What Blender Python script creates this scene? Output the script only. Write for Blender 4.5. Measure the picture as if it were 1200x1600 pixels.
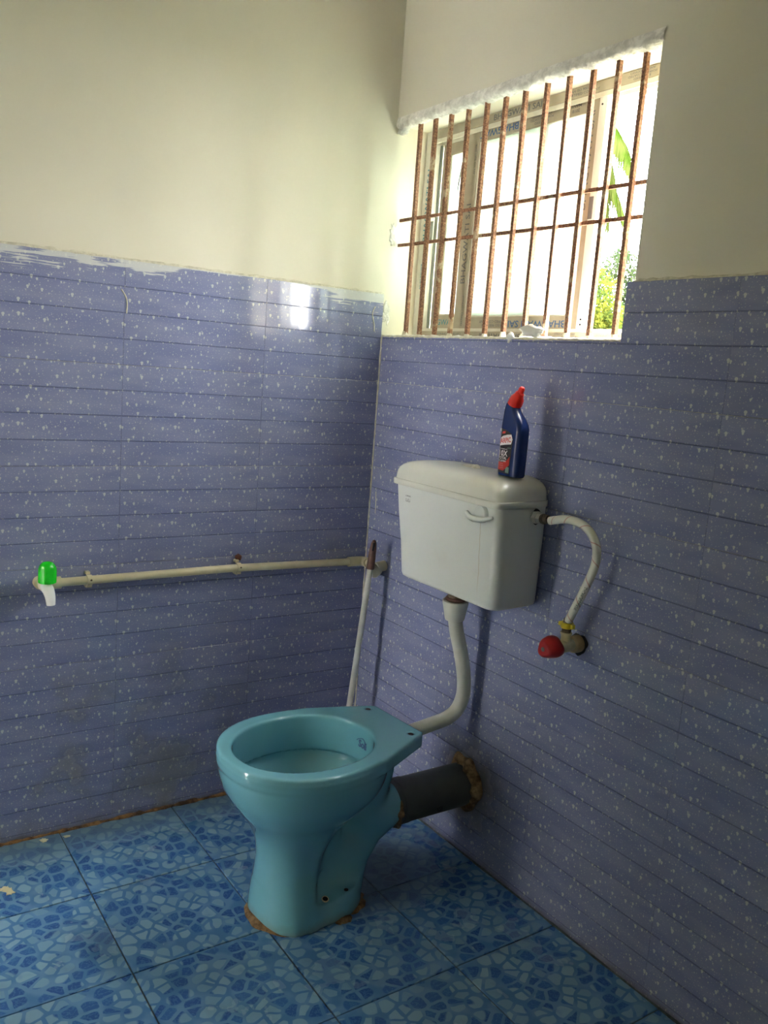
import bpy, bmesh, math, random
import numpy as np
from mathutils import Matrix, Vector, Euler

# ------------------------------------------------------------------ clear
for o in list(bpy.data.objects): bpy.data.objects.remove(o)
SC = bpy.context.scene
COL = SC.collection
random.seed(7); RNG = np.random.default_rng(7)
FZ = -0.016            # floor level

# ------------------------------------------------------------------ camera
cd = bpy.data.cameras.new('camera'); cam = bpy.data.objects.new('camera', cd); COL.objects.link(cam)
cam.matrix_world = Matrix(((0.556519, -0.176302, 0.811914, 2.13169), (0.827554, 0.030869, -0.560536, -1.41739),
                           (0.07376, 0.983852, 0.163078, 1.22421), (0, 0, 0, 1)))
cd.sensor_fit = 'VERTICAL'; cd.sensor_height = 36; cd.lens = 30.249; cd.clip_start = 0.02; cd.clip_end = 200
SC.camera = cam

# ------------------------------------------------------------------ sky, sun, exposure
SKY = 9.0
w = bpy.data.worlds.new('overcast sky'); SC.world = w; w.use_nodes = True
wn = w.node_tree.nodes; wl = w.node_tree.links; wn.clear()
bg = wn.new('ShaderNodeBackground'); wo = wn.new('ShaderNodeOutputWorld')
tc = wn.new('ShaderNodeTexCoord'); sx = wn.new('ShaderNodeSeparateXYZ'); rp = wn.new('ShaderNodeValToRGB')
wl.new(tc.outputs['Generated'], sx.inputs[0]); wl.new(sx.outputs['Z'], rp.inputs[0])
rp.color_ramp.elements[0].color = (1.0, 0.985, 0.93, 1); rp.color_ramp.elements[1].color = (0.93, 0.97, 1.0, 1)
wl.new(rp.outputs[0], bg.inputs['Color']); bg.inputs['Strength'].default_value = SKY
wl.new(bg.outputs[0], wo.inputs[0])

sd = bpy.data.lights.new('sun', 'SUN'); sd.energy = 2; sd.angle = math.radians(3); sd.color = (1, .95, .84)
sun = bpy.data.objects.new('sun', sd); COL.objects.link(sun)
sun.rotation_euler = Vector((-.62, .42, -.66)).to_track_quat('-Z', 'Y').to_euler()
sun.location = (4, -4, 6)

# sky portal in the window opening (guides sampling only)
pd = bpy.data.lights.new('sky_portal', 'AREA'); pd.shape = 'RECTANGLE'; pd.size = .9; pd.size_y = .6
po = bpy.data.objects.new('sky_portal', pd); COL.objects.link(po); po.location = (.4525, .20, 1.612)
po.rotation_euler = (math.radians(-90), 0, 0); pd.cycles.is_portal = True

SC.view_settings.view_transform = 'Standard'; SC.view_settings.look = 'None'
SC.view_settings.gamma = 1; SC.view_settings.use_curve_mapping = False
SC.view_settings.exposure = 3.4
SC.cycles.max_bounces = 12; SC.cycles.diffuse_bounces = 8; SC.cycles.sample_clamp_indirect = 10
SC.cycles.transmission_bounces = 8

# ================================================================== helpers
def tag(o, label=None, cat=None, group=None, kind=None):
    if label: o['label'] = label
    if cat: o['category'] = cat
    if group: o['group'] = group
    if kind: o['kind'] = kind
    return o

def link(name, me, mat=None, parent=None, smooth=False, loc=None, rot=None):
    o = bpy.data.objects.new(name, me); COL.objects.link(o)
    if mat and me is not None and not me.materials: me.materials.append(mat)
    if smooth and me is not None:
        me.polygons.foreach_set('use_smooth', [True] * len(me.polygons))
    if parent: o.parent = parent
    if loc is not None: o.location = loc
    if rot is not None: o.rotation_euler = rot
    return o

def empty(name, loc, rot=None):
    o = bpy.data.objects.new(name, None); COL.objects.link(o); o.location = loc; o.empty_display_size = .05
    if rot is not None: o.rotation_euler = rot
    return o

class MB:
    """collects shapes into one mesh"""
    def __init__(s): s.v = []; s.f = []
    def add(s, vs, fs):
        n = len(s.v); s.v += [tuple(map(float, v)) for v in vs]; s.f += [tuple(n + i for i in f) for f in fs]; return s
    def box(s, a, b):
        x0, y0, z0 = a; x1, y1, z1 = b
        return s.add([(x0, y0, z0), (x1, y0, z0), (x1, y1, z0), (x0, y1, z0), (x0, y0, z1), (x1, y0, z1), (x1, y1, z1), (x0, y1, z1)],
                     [(0, 3, 2, 1), (4, 5, 6, 7), (0, 1, 5, 4), (1, 2, 6, 5), (2, 3, 7, 6), (3, 0, 4, 7)])
    def rings(s, rings, cap=True, closed=False):
        n = len(rings[0]); vs = [p for r in rings for p in r]; fs = []
        m = len(rings)
        for i in range(m if closed else m - 1):
            a = i * n; b = ((i + 1) % m) * n
            for j in range(n):
                k = (j + 1) % n; fs.append((a + j, a + k, b + k, b + j))
        if cap and not closed:
            fs.append(tuple(reversed(range(n)))); fs.append(tuple((m - 1) * n + j for j in range(n)))
        return s.add(vs, fs)
    def tube(s, pts, r, n=16, cap=True, flat=1.0):
        pts = [Vector(p) for p in pts]; rs = r if isinstance(r, (list, tuple)) else [r] * len(pts)
        t = (pts[1] - pts[0]).normalized(); up = Vector((0, 0, 1)) if abs(t.z) < .9 else Vector((1, 0, 0))
        u = t.cross(up).normalized(); R = []
        for i, p in enumerate(pts):
            if 0 < i < len(pts) - 1: t2 = ((pts[i + 1] - p).normalized() + (p - pts[i - 1]).normalized())
            elif i == 0: t2 = pts[1] - p
            else: t2 = p - pts[i - 1]
            if t2.length > 1e-9: t = t2.normalized()
            u = (u - t * u.dot(t)).normalized(); v = t.cross(u)
            R.append([p + (u * math.cos(a) + v * math.sin(a) * flat) * rs[i] for a in [2 * math.pi * k / n for k in range(n)]])
        return s.rings(R, cap)
    def lathe(s, prof, n=32, M=None, cap=True, wob=None):
        """prof: (radius, height) pairs, axis z; M places it"""
        M = M or Matrix(); R = []
        for r, h in prof:
            R.append([M @ Vector(((r * (wob(a, h) if wob else 1)) * math.cos(a), (r * (wob(a, h) if wob else 1)) * math.sin(a), h))
                      for a in [2 * math.pi * k / n for k in range(n)]])
        return s.rings(R, cap)
    def build(s, name, mat=None, parent=None, smooth=False, angle=None):
        me = bpy.data.meshes.new(name); me.from_pydata(s.v, [], s.f); me.update()
        bm = bmesh.new(); bm.from_mesh(me); bmesh.ops.recalc_face_normals(bm, faces=bm.faces)
        if angle is not None:
            for e in bm.edges:
                if len(e.link_faces) == 2: e.smooth = e.calc_face_angle(0) < math.radians(angle)
        bm.to_mesh(me); bm.free()
        return link(name, me, mat, parent, smooth or angle is not None)

def axis_mat(p, d):
    """matrix taking +z to direction d at point p"""
    q = Vector(d).normalized().to_track_quat('Z', 'Y').to_matrix().to_4x4(); q.translation = Vector(p); return q

def catmull(pts, k=8):
    P = [Vector(p) for p in pts]; out = []
    for i in range(len(P) - 1):
        a = P[max(i - 1, 0)]; b = P[i]; c = P[i + 1]; d = P[min(i + 2, len(P) - 1)]
        for j in range(k):
            t = j / k
            out.append(.5 * ((2 * b) + (c - a) * t + (2 * a - 5 * b + 4 * c - d) * t * t + (3 * b - a - 3 * c + d) * t ** 3))
    return out + [P[-1]]

def rrect(cx, cy, hx, hy, r, z, n=8):
    r = min(r, hx * .999, hy * .999); out = []
    for sx_, sy_, a0 in ((1, 1, 0), (-1, 1, 90), (-1, -1, 180), (1, -1, 270)):
        for k in range(n + 1):
            a = math.radians(a0 + 90 * k / n)
            out.append((cx + sx_ * (hx - r) + r * math.cos(a), cy + sy_ * (hy - r) + r * math.sin(a), z))
    return out

def bevelled(o, wdt=.001, seg=2):
    m = o.modifiers.new('bevel', 'BEVEL'); m.width = wdt; m.segments = seg; m.limit_method = 'ANGLE'; return o

def text(name, s, size, mat, M, parent, depth=.0003, sx=1.0, space=1.0, bold=0.0):
    c = bpy.data.curves.new('t', 'FONT'); c.body = s; c.size = size; c.extrude = depth; c.resolution_u = 2
    c.align_x = 'CENTER'; c.align_y = 'CENTER'; c.space_character = space; c.offset = bold
    t = bpy.data.objects.new('t', c); COL.objects.link(t)
    bpy.context.view_layer.update()
    me = bpy.data.meshes.new_from_object(t.evaluated_get(bpy.context.evaluated_depsgraph_get()))
    bpy.data.objects.remove(t)
    for v in me.vertices: v.co.x *= sx
    me.materials.clear()
    o = link(name, me, mat, parent)
    o.matrix_local = M
    return o

# ------------------------------------------------------------------ node materials
class NM:
    def __init__(s, name):
        s.m = bpy.data.materials.new(name); s.m.use_nodes = True; s.t = s.m.node_tree; s.t.nodes.clear()
        s.out = s.t.nodes.new('ShaderNodeOutputMaterial')
        s.b = s.t.nodes.new('ShaderNodeBsdfPrincipled'); s.t.links.new(s.b.outputs[0], s.out.inputs[0])
    def node(s, ty, **kw):
        n = s.t.nodes.new(ty)
        for k, v in kw.items():
            setattr(n, k, v)
        return n
    def set(s, sock, v):
        if v is None: return
        if isinstance(v, bpy.types.NodeSocket): s.t.links.new(v, sock)
        elif isinstance(v, (tuple, list)) and sock.type == 'RGBA' and len(v) == 3: sock.default_value = (*v, 1)
        else: sock.default_value = v
    def math(s, op, a, b=None, c=None, clamp=False):
        n = s.node('ShaderNodeMath', operation=op, use_clamp=clamp)
        for i, v in enumerate((a, b, c)): s.set(n.inputs[i], v)
        return n.outputs[0]
    def vmath(s, op, a, b=None, out=0):
        n = s.node('ShaderNodeVectorMath', operation=op); s.set(n.inputs[0], a); s.set(n.inputs[1], b)
        return n.outputs['Value'] if op in ('LENGTH', 'DISTANCE', 'DOT_PRODUCT') else n.outputs[0]
    def scale(s, a, k):
        n = s.node('ShaderNodeVectorMath', operation='SCALE'); s.set(n.inputs[0], a); s.set(n.inputs['Scale'], k); return n.outputs[0]
    def mix(s, f, a, b):
        n = s.node('ShaderNodeMix', data_type='RGBA'); s.set(n.inputs[0], f); s.set(n.inputs[6], a); s.set(n.inputs[7], b); return n.outputs[2]
    def sstep(s, v, a, b):
        n = s.node('ShaderNodeMapRange', interpolation_type='SMOOTHSTEP'); s.set(n.inputs[0], v); s.set(n.inputs[1], a); s.set(n.inputs[2], b)
        n.inputs[3].default_value = 0; n.inputs[4].default_value = 1; return n.outputs[0]
    def remap(s, v, a, b, c, d):
        n = s.node('ShaderNodeMapRange'); s.set(n.inputs[0], v); s.set(n.inputs[1], a); s.set(n.inputs[2], b); s.set(n.inputs[3], c); s.set(n.inputs[4], d); return n.outputs[0]
    def obj(s): return s.node('ShaderNodeTexCoord').outputs['Object']
    def pos(s): return s.node('ShaderNodeNewGeometry').outputs['Position']
    def sep(s, v): n = s.node('ShaderNodeSeparateXYZ'); s.set(n.inputs[0], v); return n.outputs
    def comb(s, x=0., y=0., z=0.):
        n = s.node('ShaderNodeCombineXYZ'); s.set(n.inputs[0], x); s.set(n.inputs[1], y); s.set(n.inputs[2], z); return n.outputs[0]
    def noise(s, v, sc, det=3., rough=.5, col=False, dist=0.):
        n = s.node('ShaderNodeTexNoise'); s.set(n.inputs['Vector'], v); n.inputs['Scale'].default_value = sc
        n.inputs['Detail'].default_value = det; n.inputs['Roughness'].default_value = rough; n.inputs['Distortion'].default_value = dist
        return n.outputs['Color' if col else 0]
    def bump(s, h, strength=.3, dist=.002):
        n = s.node('ShaderNodeBump'); s.set(n.inputs['Height'], h); n.inputs['Strength'].default_value = strength; n.inputs['Distance'].default_value = dist
        s.t.links.new(n.outputs[0], s.b.inputs['Normal']); return n
    def p(s, base=None, rough=None, metal=None, **kw):
        s.set(s.b.inputs['Base Color'], base); s.set(s.b.inputs['Roughness'], rough); s.set(s.b.inputs['Metallic'], metal)
        for k, v in kw.items(): s.set(s.b.inputs[k.replace('_', ' ')], v)
        return s.m

def simple(name, base, rough=.5, metal=0., nz=0.0, nscale=60., bump=0., **kw):
    n = NM(name); c = base
    if nz > 0:
        f = n.noise(n.obj(), nscale, 4.)
        c = n.mix(n.sstep(f, .35, .7), tuple(x * (1 - nz) for x in base), tuple(min(1, x * (1 + nz * .6)) for x in base))
    if bump > 0: n.bump(n.noise(n.obj(), nscale * 1.5, 4.), bump, .002)
    return n.p(c, rough, metal, **kw)

def m_wall_tile():
    n = NM('wall_tile_glaze'); o = n.obj(); x, y, z = n.sep(o); v2 = n.comb(x, z, 0.)
    masks = []
    def drops(spacing, lo, hi, prob, tail, seed):
        vo = n.node('ShaderNodeTexVoronoi', voronoi_dimensions='2D')
        sh = n.vmath('ADD', v2, (seed, seed * 1.7, 0)); n.set(vo.inputs['Vector'], sh); vo.inputs['Scale'].default_value = 1 / spacing
        vo.inputs['Randomness'].default_value = .95
        d = n.scale(n.vmath('SUBTRACT', sh, vo.outputs['Position']), 1 / spacing)
        cr, cg, cb = n.sep(vo.outputs['Color'])
        r = n.math('MULTIPLY', n.remap(cr, 0, 1, lo, hi), n.math('LESS_THAN', cg, prob))
        dx, dy, _ = n.sep(d)
        l1 = n.vmath('LENGTH', n.comb(dx, n.math('MULTIPLY', dy, 1.15), 0.))
        m1 = n.math('SUBTRACT', 1, n.sstep(n.math('DIVIDE', l1, n.math('ADD', r, .0001)), .78, 1.05))
        if tail:
            l2 = n.vmath('LENGTH', n.comb(dx, n.math('MULTIPLY', n.math('ADD', dy, n.math('MULTIPLY', r, .95)), .85), 0.))
            m2 = n.math('SUBTRACT', 1, n.sstep(n.math('DIVIDE', l2, n.math('ADD', n.math('MULTIPLY', r, .62), .0001)), .78, 1.05))
            m1 = n.math('MAXIMUM', m1, m2)
        masks.append(m1)
    drops(.0300, .075, .135, .55, True, 3.13)
    drops(.0150, .08, .135, .5, True, 7.77)
    drops(.0072, .085, .150, .75, False, 1.19)
    m = n.math('MAXIMUM', n.math('MAXIMUM', masks[0], n.math('MULTIPLY', masks[1], .85)), n.math('MULTIPLY', masks[2], .7))
    # colour wash of the print, one tile like the next
    wash = n.noise(n.comb(n.math('MULTIPLY', x, 1.), n.math('MULTIPLY', z, 5.), 0.), 5., 2.)
    base = n.mix(n.sstep(wash, .3, .7), (.200, .222, .385), (.250, .272, .425))
    c = n.mix(n.math('MULTIPLY', m, .76), base, (.60, .62, .58))
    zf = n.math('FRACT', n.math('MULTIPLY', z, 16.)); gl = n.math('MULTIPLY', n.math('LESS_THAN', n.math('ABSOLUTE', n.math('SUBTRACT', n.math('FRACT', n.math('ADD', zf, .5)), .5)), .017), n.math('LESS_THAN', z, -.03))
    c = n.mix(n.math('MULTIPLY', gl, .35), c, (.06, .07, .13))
    P = n.pos(); px, py, pz = n.sep(P)
    # dirt on the lower courses of the left wall
    onleft = n.math('LESS_THAN', px, .02)
    dn = n.noise(P, 5.5, 4., .6)
    low = n.math('SUBTRACT', 1, n.sstep(pz, .22, .58))
    far = n.math('SUBTRACT', 1, n.sstep(py, -.55, -.25))
    dirt = n.math('MULTIPLY', n.math('MULTIPLY', n.sstep(dn, .46, .66), low), n.math('MULTIPLY', far, onleft))
    c = n.mix(n.math('MULTIPLY', dirt, .55), c, (.16, .16, .11))
    # damp stains round the soil pipe
    ds = n.vmath('DISTANCE', n.comb(px, 0., pz), (.56, 0., .17))
    near = n.math('SUBTRACT', 1, n.sstep(n.math('ADD', ds, n.math('MULTIPLY', n.noise(P, 22., 4.), .12)), .11, .22))
    near = n.math('MULTIPLY', near, n.math('GREATER_THAN', px, .02))
    c = n.mix(n.math('MULTIPLY', near, .75), c, (.14, .11, .07))
    edge = n.math('SUBTRACT', 1, n.sstep(n.math('ADD', pz, n.math('MULTIPLY', n.noise(P, 18., 3.), .03)), FZ + .012, FZ + .035))
    c = n.mix(n.math('MULTIPLY', edge, .6), c, (.12, .09, .05))
    # whitewash brushed over the top course of the left wall
    st = n.noise(n.comb(0., n.math('MULTIPLY', py, 7.), n.math('MULTIPLY', pz, 170.)), 1., 4., .65)
    def hump(c0, wd, depth):
        return n.math('MULTIPLY', n.math('SUBTRACT', 1, n.sstep(n.math('ABSOLUTE', n.math('SUBTRACT', py, c0)), wd * .3, wd)), depth)
    env = n.math('ADD', n.math('MAXIMUM', n.math('MAXIMUM', hump(-.97, .12, .050), hump(-.76, .20, .030)), hump(-.06, .22, .055)), .004)
    topd = n.math('SUBTRACT', 1.4375, pz)
    q = n.math('DIVIDE', topd, env)
    patchy = n.noise(n.comb(0., n.math('MULTIPLY', py, 9.), n.math('MULTIPLY', pz, 22.)), 1., 2.)
    lvl = n.math('ADD', n.math('ADD', n.math('ADD', n.math('MULTIPLY', st, 1.7), -.35), n.math('MULTIPLY', n.math('SUBTRACT', patchy, .5), .9)), n.math('MULTIPLY', n.math('SUBTRACT', .62, q), .55))
    paint = n.math('MULTIPLY', n.math('MULTIPLY', n.sstep(lvl, .50, .62), onleft), n.math('SUBTRACT', 1, n.sstep(topd, .07, .09)))
    c = n.mix(n.math('MULTIPLY', paint, .75), c, (.66, .67, .62))
    rough = n.math('ADD', n.math('ADD', .10, n.math('MULTIPLY', paint, .4)), n.math('MULTIPLY', n.math('ADD', dirt, near), .3))
    n.bump(n.noise(o, 9., 2.), .12, .004)
    return n.p(c, rough, Specular_IOR_Level=.5)

def m_floor_tile():
    n = NM('floor_tile_glaze'); o = n.obj(); x, y, z = n.sep(o)
    v = n.comb(x, y, 0.)
    wv = n.vmath('ADD', v, n.scale(n.vmath('SUBTRACT', n.noise(v, 30., 1., col=True), (.5, .5, .5)), .012))
    def vor(feat):
        q = n.node('ShaderNodeTexVoronoi', voronoi_dimensions='2D', feature=feat); n.set(q.inputs['Vector'], n.vmath('MULTIPLY', wv, (1.0, .86, 1.)))
        q.inputs['Scale'].default_value = 35.; q.inputs['Randomness'].default_value = .92; return q
    vd = vor('DISTANCE_TO_EDGE'); vf = vor('F1'); r, g, b = n.sep(vf.outputs['Color'])
    inner = n.math('SUBTRACT', 1, n.sstep(vf.outputs['Distance'], .50, .62))
    peb = n.math('MULTIPLY', n.sstep(vd.outputs['Distance'], .10, .135), inner)
    zone = n.noise(v, 11., 1.)
    dark = n.sstep(n.math('ADD', zone, n.math('MULTIPLY', n.math('SUBTRACT', r, .5), .22)), .50, .53)
    light = n.mix(g, (.165, .32, .49), (.245, .41, .55))
    dk = n.mix(g, (.028, .095, .31), (.045, .15, .40))
    vein = n.sstep(n.math('ABSOLUTE', n.math('SUBTRACT', n.noise(v, 90., 3.), .5)), .0, .05)
    dk = n.mix(n.math('MULTIPLY', n.math('SUBTRACT', 1, vein), .35), dk, (.12, .30, .55))
    gapc = n.mix(n.sstep(n.noise(v, 14., 2.), .4, .6), (.080, .21, .43), (.13, .28, .49))
    c = n.mix(n.math('MULTIPLY', peb, .95), gapc, n.mix(dark, light, dk))
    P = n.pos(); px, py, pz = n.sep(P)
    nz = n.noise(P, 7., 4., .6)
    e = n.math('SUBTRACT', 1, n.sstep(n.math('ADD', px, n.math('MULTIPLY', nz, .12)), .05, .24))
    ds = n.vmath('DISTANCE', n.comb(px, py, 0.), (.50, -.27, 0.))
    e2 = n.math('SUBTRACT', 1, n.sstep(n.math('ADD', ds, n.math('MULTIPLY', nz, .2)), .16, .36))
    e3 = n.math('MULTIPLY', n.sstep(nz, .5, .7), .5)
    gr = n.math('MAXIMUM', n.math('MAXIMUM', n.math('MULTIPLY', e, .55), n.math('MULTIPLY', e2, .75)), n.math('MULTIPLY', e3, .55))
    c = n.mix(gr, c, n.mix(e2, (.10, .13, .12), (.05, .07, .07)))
    n.bump(n.math('MULTIPLY', peb, .6), .12, .0008)
    return n.p(c, n.math('ADD', .22, n.math('MULTIPLY', gr, .35)), Specular_IOR_Level=.45)

def m_plaster(name, base):
    n = NM(name); P = n.pos(); f = n.noise(P, 2.2, 4.)
    c = n.mix(n.sstep(f, .3, .75), tuple(x * .96 for x in base), tuple(min(1, x * 1.02) for x in base))
    h = n.math('ADD', n.noise(P, 3.5, 3.), n.math('MULTIPLY', n.noise(P, 90., 3.), .06))
    n.bump(h, .25, .012)
    return n.p(c, .75)

def m_rust():
    n = NM('rusted_bar'); P = n.obj(); x, y, z = n.sep(P)
    f = n.noise(P, 16., 5., .7); g = n.noise(P, 220., 3.)
    c = n.mix(n.sstep(g, .35, .7), (.16, .07, .04), (.36, .18, .10))
    # cream paint left on the flank of each bar
    c = n.mix(n.sstep(f, .56, .66), c, (.48, .37, .25))
    n.bump(g, .5, .001)
    return n.p(c, .8)

def m_mortar(name, a, b, sc=40.):
    n = NM(name); o = n.pos(); f = n.noise(o, sc, 5., .65)
    n.bump(n.noise(o, sc * 3, 4.), .8, .004)
    return n.p(n.mix(n.sstep(f, .35, .65), a, b), .9)

def m_leaf(name, a, b):
    n = NM(name); f = n.noise(n.pos(), 6., 3.)
    c = n.mix(n.sstep(f, .35, .65), a, b)
    tr = n.node('ShaderNodeBsdfTranslucent'); df = n.node('ShaderNodeBsdfDiffuse'); mx = n.node('ShaderNodeMixShader')
    n.set(tr.inputs[0], c); n.set(df.inputs[0], c); mx.inputs[0].default_value = .45
    n.t.links.new(df.outputs[0], mx.inputs[1]); n.t.links.new(tr.outputs[0], mx.inputs[2]); n.t.links.new(mx.outputs[0], n.out.inputs[0])
    return n.m

def m_frosted():
    n = NM('milky_glass')
    tr = n.node('ShaderNodeBsdfTranslucent'); df = n.node('ShaderNodeBsdfGlossy'); mx = n.node('ShaderNodeMixShader')
    f = n.noise(n.obj(), 4., 2.)
    n.set(tr.inputs[0], n.mix(f, (.46, .49, .455), (.50, .525, .49))); n.set(df.inputs[0], (.9, .9, .9)); df.inputs['Roughness'].default_value = .15
    mx.inputs[0].default_value = .06
    n.t.links.new(tr.outputs[0], mx.inputs[1]); n.t.links.new(df.outputs[0], mx.inputs[2]); n.t.links.new(mx.outputs[0], n.out.inputs[0])
    return n.m

def m_toilet():
    n = NM('turquoise_ceramic'); o = n.obj(); f = n.noise(n.pos(), 6., 4.)
    c = n.mix(n.sstep(f, .3, .7), (.175, .45, .55), (.195, .49, .59))
    px, py, pz = n.sep(n.pos())
    g = n.math('SUBTRACT', 1, n.sstep(n.math('ADD', pz, n.math('MULTIPLY', n.noise(n.pos(), 25., 4.), .04)), FZ + .018, FZ + .05))
    c = n.mix(n.math('MULTIPLY', g, .5), c, (.20, .20, .12))
    return n.p(c, .13, Coat_Weight=.6, Coat_Roughness=.05)

def m_cistern():
    n = NM('cistern_plastic'); P = n.pos(); px, py, pz = n.sep(P)
    wob = n.math('MULTIPLY', n.math('SUBTRACT', n.noise(n.comb(0., 0., pz), 22., 3.), .5), .012)
    d = n.math('ABSOLUTE', n.math('SUBTRACT', n.math('ADD', px, wob), .7025))
    drip = n.math('MULTIPLY', n.math('SUBTRACT', 1, n.sstep(d, .0006, .0018)), n.math('LESS_THAN', pz, .912))
    drip = n.math('MULTIPLY', drip, n.sstep(pz, .72, .80))
    c = n.mix(n.math('MULTIPLY', drip, .5), (.66, .685, .655), (.42, .33, .2))
    f = n.noise(P, 9., 4.); c = n.mix(n.math('MULTIPLY', n.sstep(f, .55, .75), .12), c, (.45, .42, .33))
    return n.p(c, .28)

def m_hose():
    n = NM('white_braid_hose'); u = n.node('ShaderNodeUVMap').outputs[0]; x, y, z = n.sep(u)
    k = n.math('FRACT', n.math('ADD', n.math('MULTIPLY', y, 8.), x))
    m = n.math('LESS_THAN', n.math('ABSOLUTE', n.math('SUBTRACT', k, .5)), .035)
    c = n.mix(n.math('MULTIPLY', m, .7), (.66, .66, .60), (.45, .18, .16))
    pr = n.math('MULTIPLY', n.math('MULTIPLY', n.math('GREATER_THAN', n.noise(n.comb(n.math('MULTIPLY', y, 300.), n.math('MULTIPLY', x, 14.), 0.), 1., 2.), .5),
                                   n.math('LESS_THAN', n.math('ABSOLUTE', n.math('SUBTRACT', y, .80)), .075)),
                n.math('LESS_THAN', n.math('ABSOLUTE', n.math('SUBTRACT', n.math('FRACT', n.math('MULTIPLY', x, 2.)), .75)), .12))
    c = n.mix(n.math('MULTIPLY', pr, .8), c, (.05, .10, .10))
    return n.p(c, .4)

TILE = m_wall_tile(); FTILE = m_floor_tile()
PLASTER = m_plaster('cream_plaster', (.70, .665, .545))
GROUT = m_mortar('pale_grout', (.36, .36, .40), (.56, .54, .48), 60.)
FGROUT = m_mortar('dark_floor_grout', (.035, .05, .06), (.07, .09, .10), 60.)
CREAM_MORTAR = m_mortar('cream_filler', (.52, .49, .38), (.70, .67, .54), 50.)
WHITE_MORTAR = m_mortar('whitewashed_rubble', (.62, .60, .54), (.85, .83, .76), 60.)
BROWN_MORTAR = m_mortar('brown_mortar', (.12, .07, .03), (.34, .21, .10), 45.)
DIRT = m_mortar('rust_brown_dirt', (.06, .03, .015), (.30, .16, .06), 30.)
RUST = m_rust(); GLASS = m_frosted(); CERAMIC = m_toilet(); CIST = m_cistern()
LIDM = simple('cream_lid_plastic', (.68, .68, .61), .25, nz=.04, nscale=10.)
TAPE = simple('tan_protective_tape', (.36, .32, .235), .45, nz=.1, nscale=20.)
ALU = simple('cream_aluminium', (.62, .60, .50), .4, nz=.05)
TRACK = simple('grey_green_channel', (.26, .29, .24), .5)
WHITE_ALU = simple('white_sash_edge', (.78, .77, .72), .35)
INK_BLUE = simple('blue_print', (.05, .12, .28), .6)
INK_TEAL = simple('teal_print', (.06, .22, .27), .6)
INK_GREY = simple('grey_print', (.13, .13, .13), .6)
BLACK = simple('black_hole', (.008, .008, .008), .7)
RUBBER = simple('black_rubber', (.02, .02, .02), .6)
CREAM_PVC = simple('cream_pvc', (.62, .55, .36), .35, nz=.08, nscale=30.)
WHITE_PVC = simple('white_pvc', (.60, .60, .54), .35, nz=.10, nscale=14.)
SHINY_WHITE = simple('white_plastic', (.75, .75, .74), .25)
GREY_PVC = simple('grey_pvc', (.085, .085, .075), .5, nz=.2, nscale=12.)
BROWN = simple('brown_plastic', (.13, .065, .05), .5, nz=.15)
BRASS = simple('tarnished_brass', (.17, .13, .09), .45, .6, nz=.3, nscale=200.)
TAN = simple('tan_pvc', (.45, .33, .17), .5, nz=.15, nscale=50.)
RED = simple('red_plastic', (.42, .012, .016), .4)
CAPRED = simple('orange_red_plastic', (.75, .02, .012), .35)
YELLOW = simple('yellow_plastic', (.62, .50, .02), .4)
BLUE = simple('dark_blue_plastic', (.012, .030, .135), .25)
LBLACK = simple('label_black', (.012, .010, .014), .35)
LWHITE = simple('label_white', (.75, .72, .72), .4)
LRED = simple('label_red', (.60, .035, .02), .4)
LGREEN = simple('label_green', (.20, .32, .24), .4)
LPINK = simple('label_pink', (.65, .25, .25), .4)
RUSTSPOT = simple('rust_lump', (.10, .028, .012), .8, nz=.4, nscale=200., bump=.6)
PAINTCHIP = simple('cream_paint_chip', (.66, .60, .38), .7, bump=.4)
SCRAP = simple('white_plastic_film', (.74, .73, .68), .4, bump=.5, nscale=60.)
nm = NM('green_clear_plastic'); GREEN = nm.p((.02, .80, .03), .18, Transmission_Weight=.35, IOR=1.45)
nm = NM('still_water'); WATER = nm.p((.55, .72, .74), .03, Transmission_Weight=.9, IOR=1.33)
LEAF_Y = m_leaf('yellow_green_leaf', (.040, .042, .006), (.014, .024, .006))
LEAF_G = m_leaf('mid_green_leaf', (.010, .016, .007), (.020, .026, .011))
LEAF_P = m_leaf('palm_leaf', (.010, .018, .002), (.020, .024, .006))
BARK = simple('grey_bark', (.22, .18, .13), .9, nz=.3, bump=.6, nscale=20.)
GRASS = simple('grass_ground', (.10, .105, .06), .9, nz=.3, nscale=3.)
CEIL = m_plaster('ceiling_paint', (.72, .70, .62))

# ================================================================== the room
XR, YN, ZC = 2.75, -2.15, 2.75
SILL, LINT, XJ = 1.3175, 1.905, .905
STEP = .893
TOP = 1.4375

wl_ = tag(MB().box((-.20, YN, FZ - .2), (-.008, .0, ZC)).box((-.20, .0, FZ - .2), (-.008, .175, ZC)).build('wall_left', PLASTER), kind='structure')
tag(wl_, 'left wall with cream plaster above blue drop-patterned tiles')
wr_ = tag(MB().box((-.008, .008, FZ - .2), (XR, .175, SILL)).box((XJ, .008, SILL), (XR, .175, ZC)).box((-.008, .008, LINT), (XJ, .175, ZC)).build('wall_right', PLASTER), kind='structure')
tag(wr_, 'window wall with cream plaster above blue drop-patterned tiles')
DX0, DX1, DZ = .30, .35, 2.0       # unseen narrow gap behind the camera, added to let in fill light
wb_ = tag(MB().box((-.2, YN - .15, FZ - .2), (DX0, YN, ZC)).box((DX1, YN - .15, FZ - .2), (XR, YN, ZC)).box((DX0, YN - .15, DZ), (DX1, YN, ZC)).build('wall_back', PLASTER), kind='structure')
tag(wb_, 'plastered wall behind the viewer with a narrow gap added for fill light')
wf_ = tag(MB().box((XR, YN - .15, FZ - .2), (XR + .15, .175, ZC)).build('wall_front', PLASTER), kind='structure')
tag(wf_, 'plastered wall on the near right behind the viewer')
ce_ = tag(MB().box((-.2, YN - .15, ZC), (XR + .15, .175, ZC + .12)).build('ceiling', CEIL), kind='structure')
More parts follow.
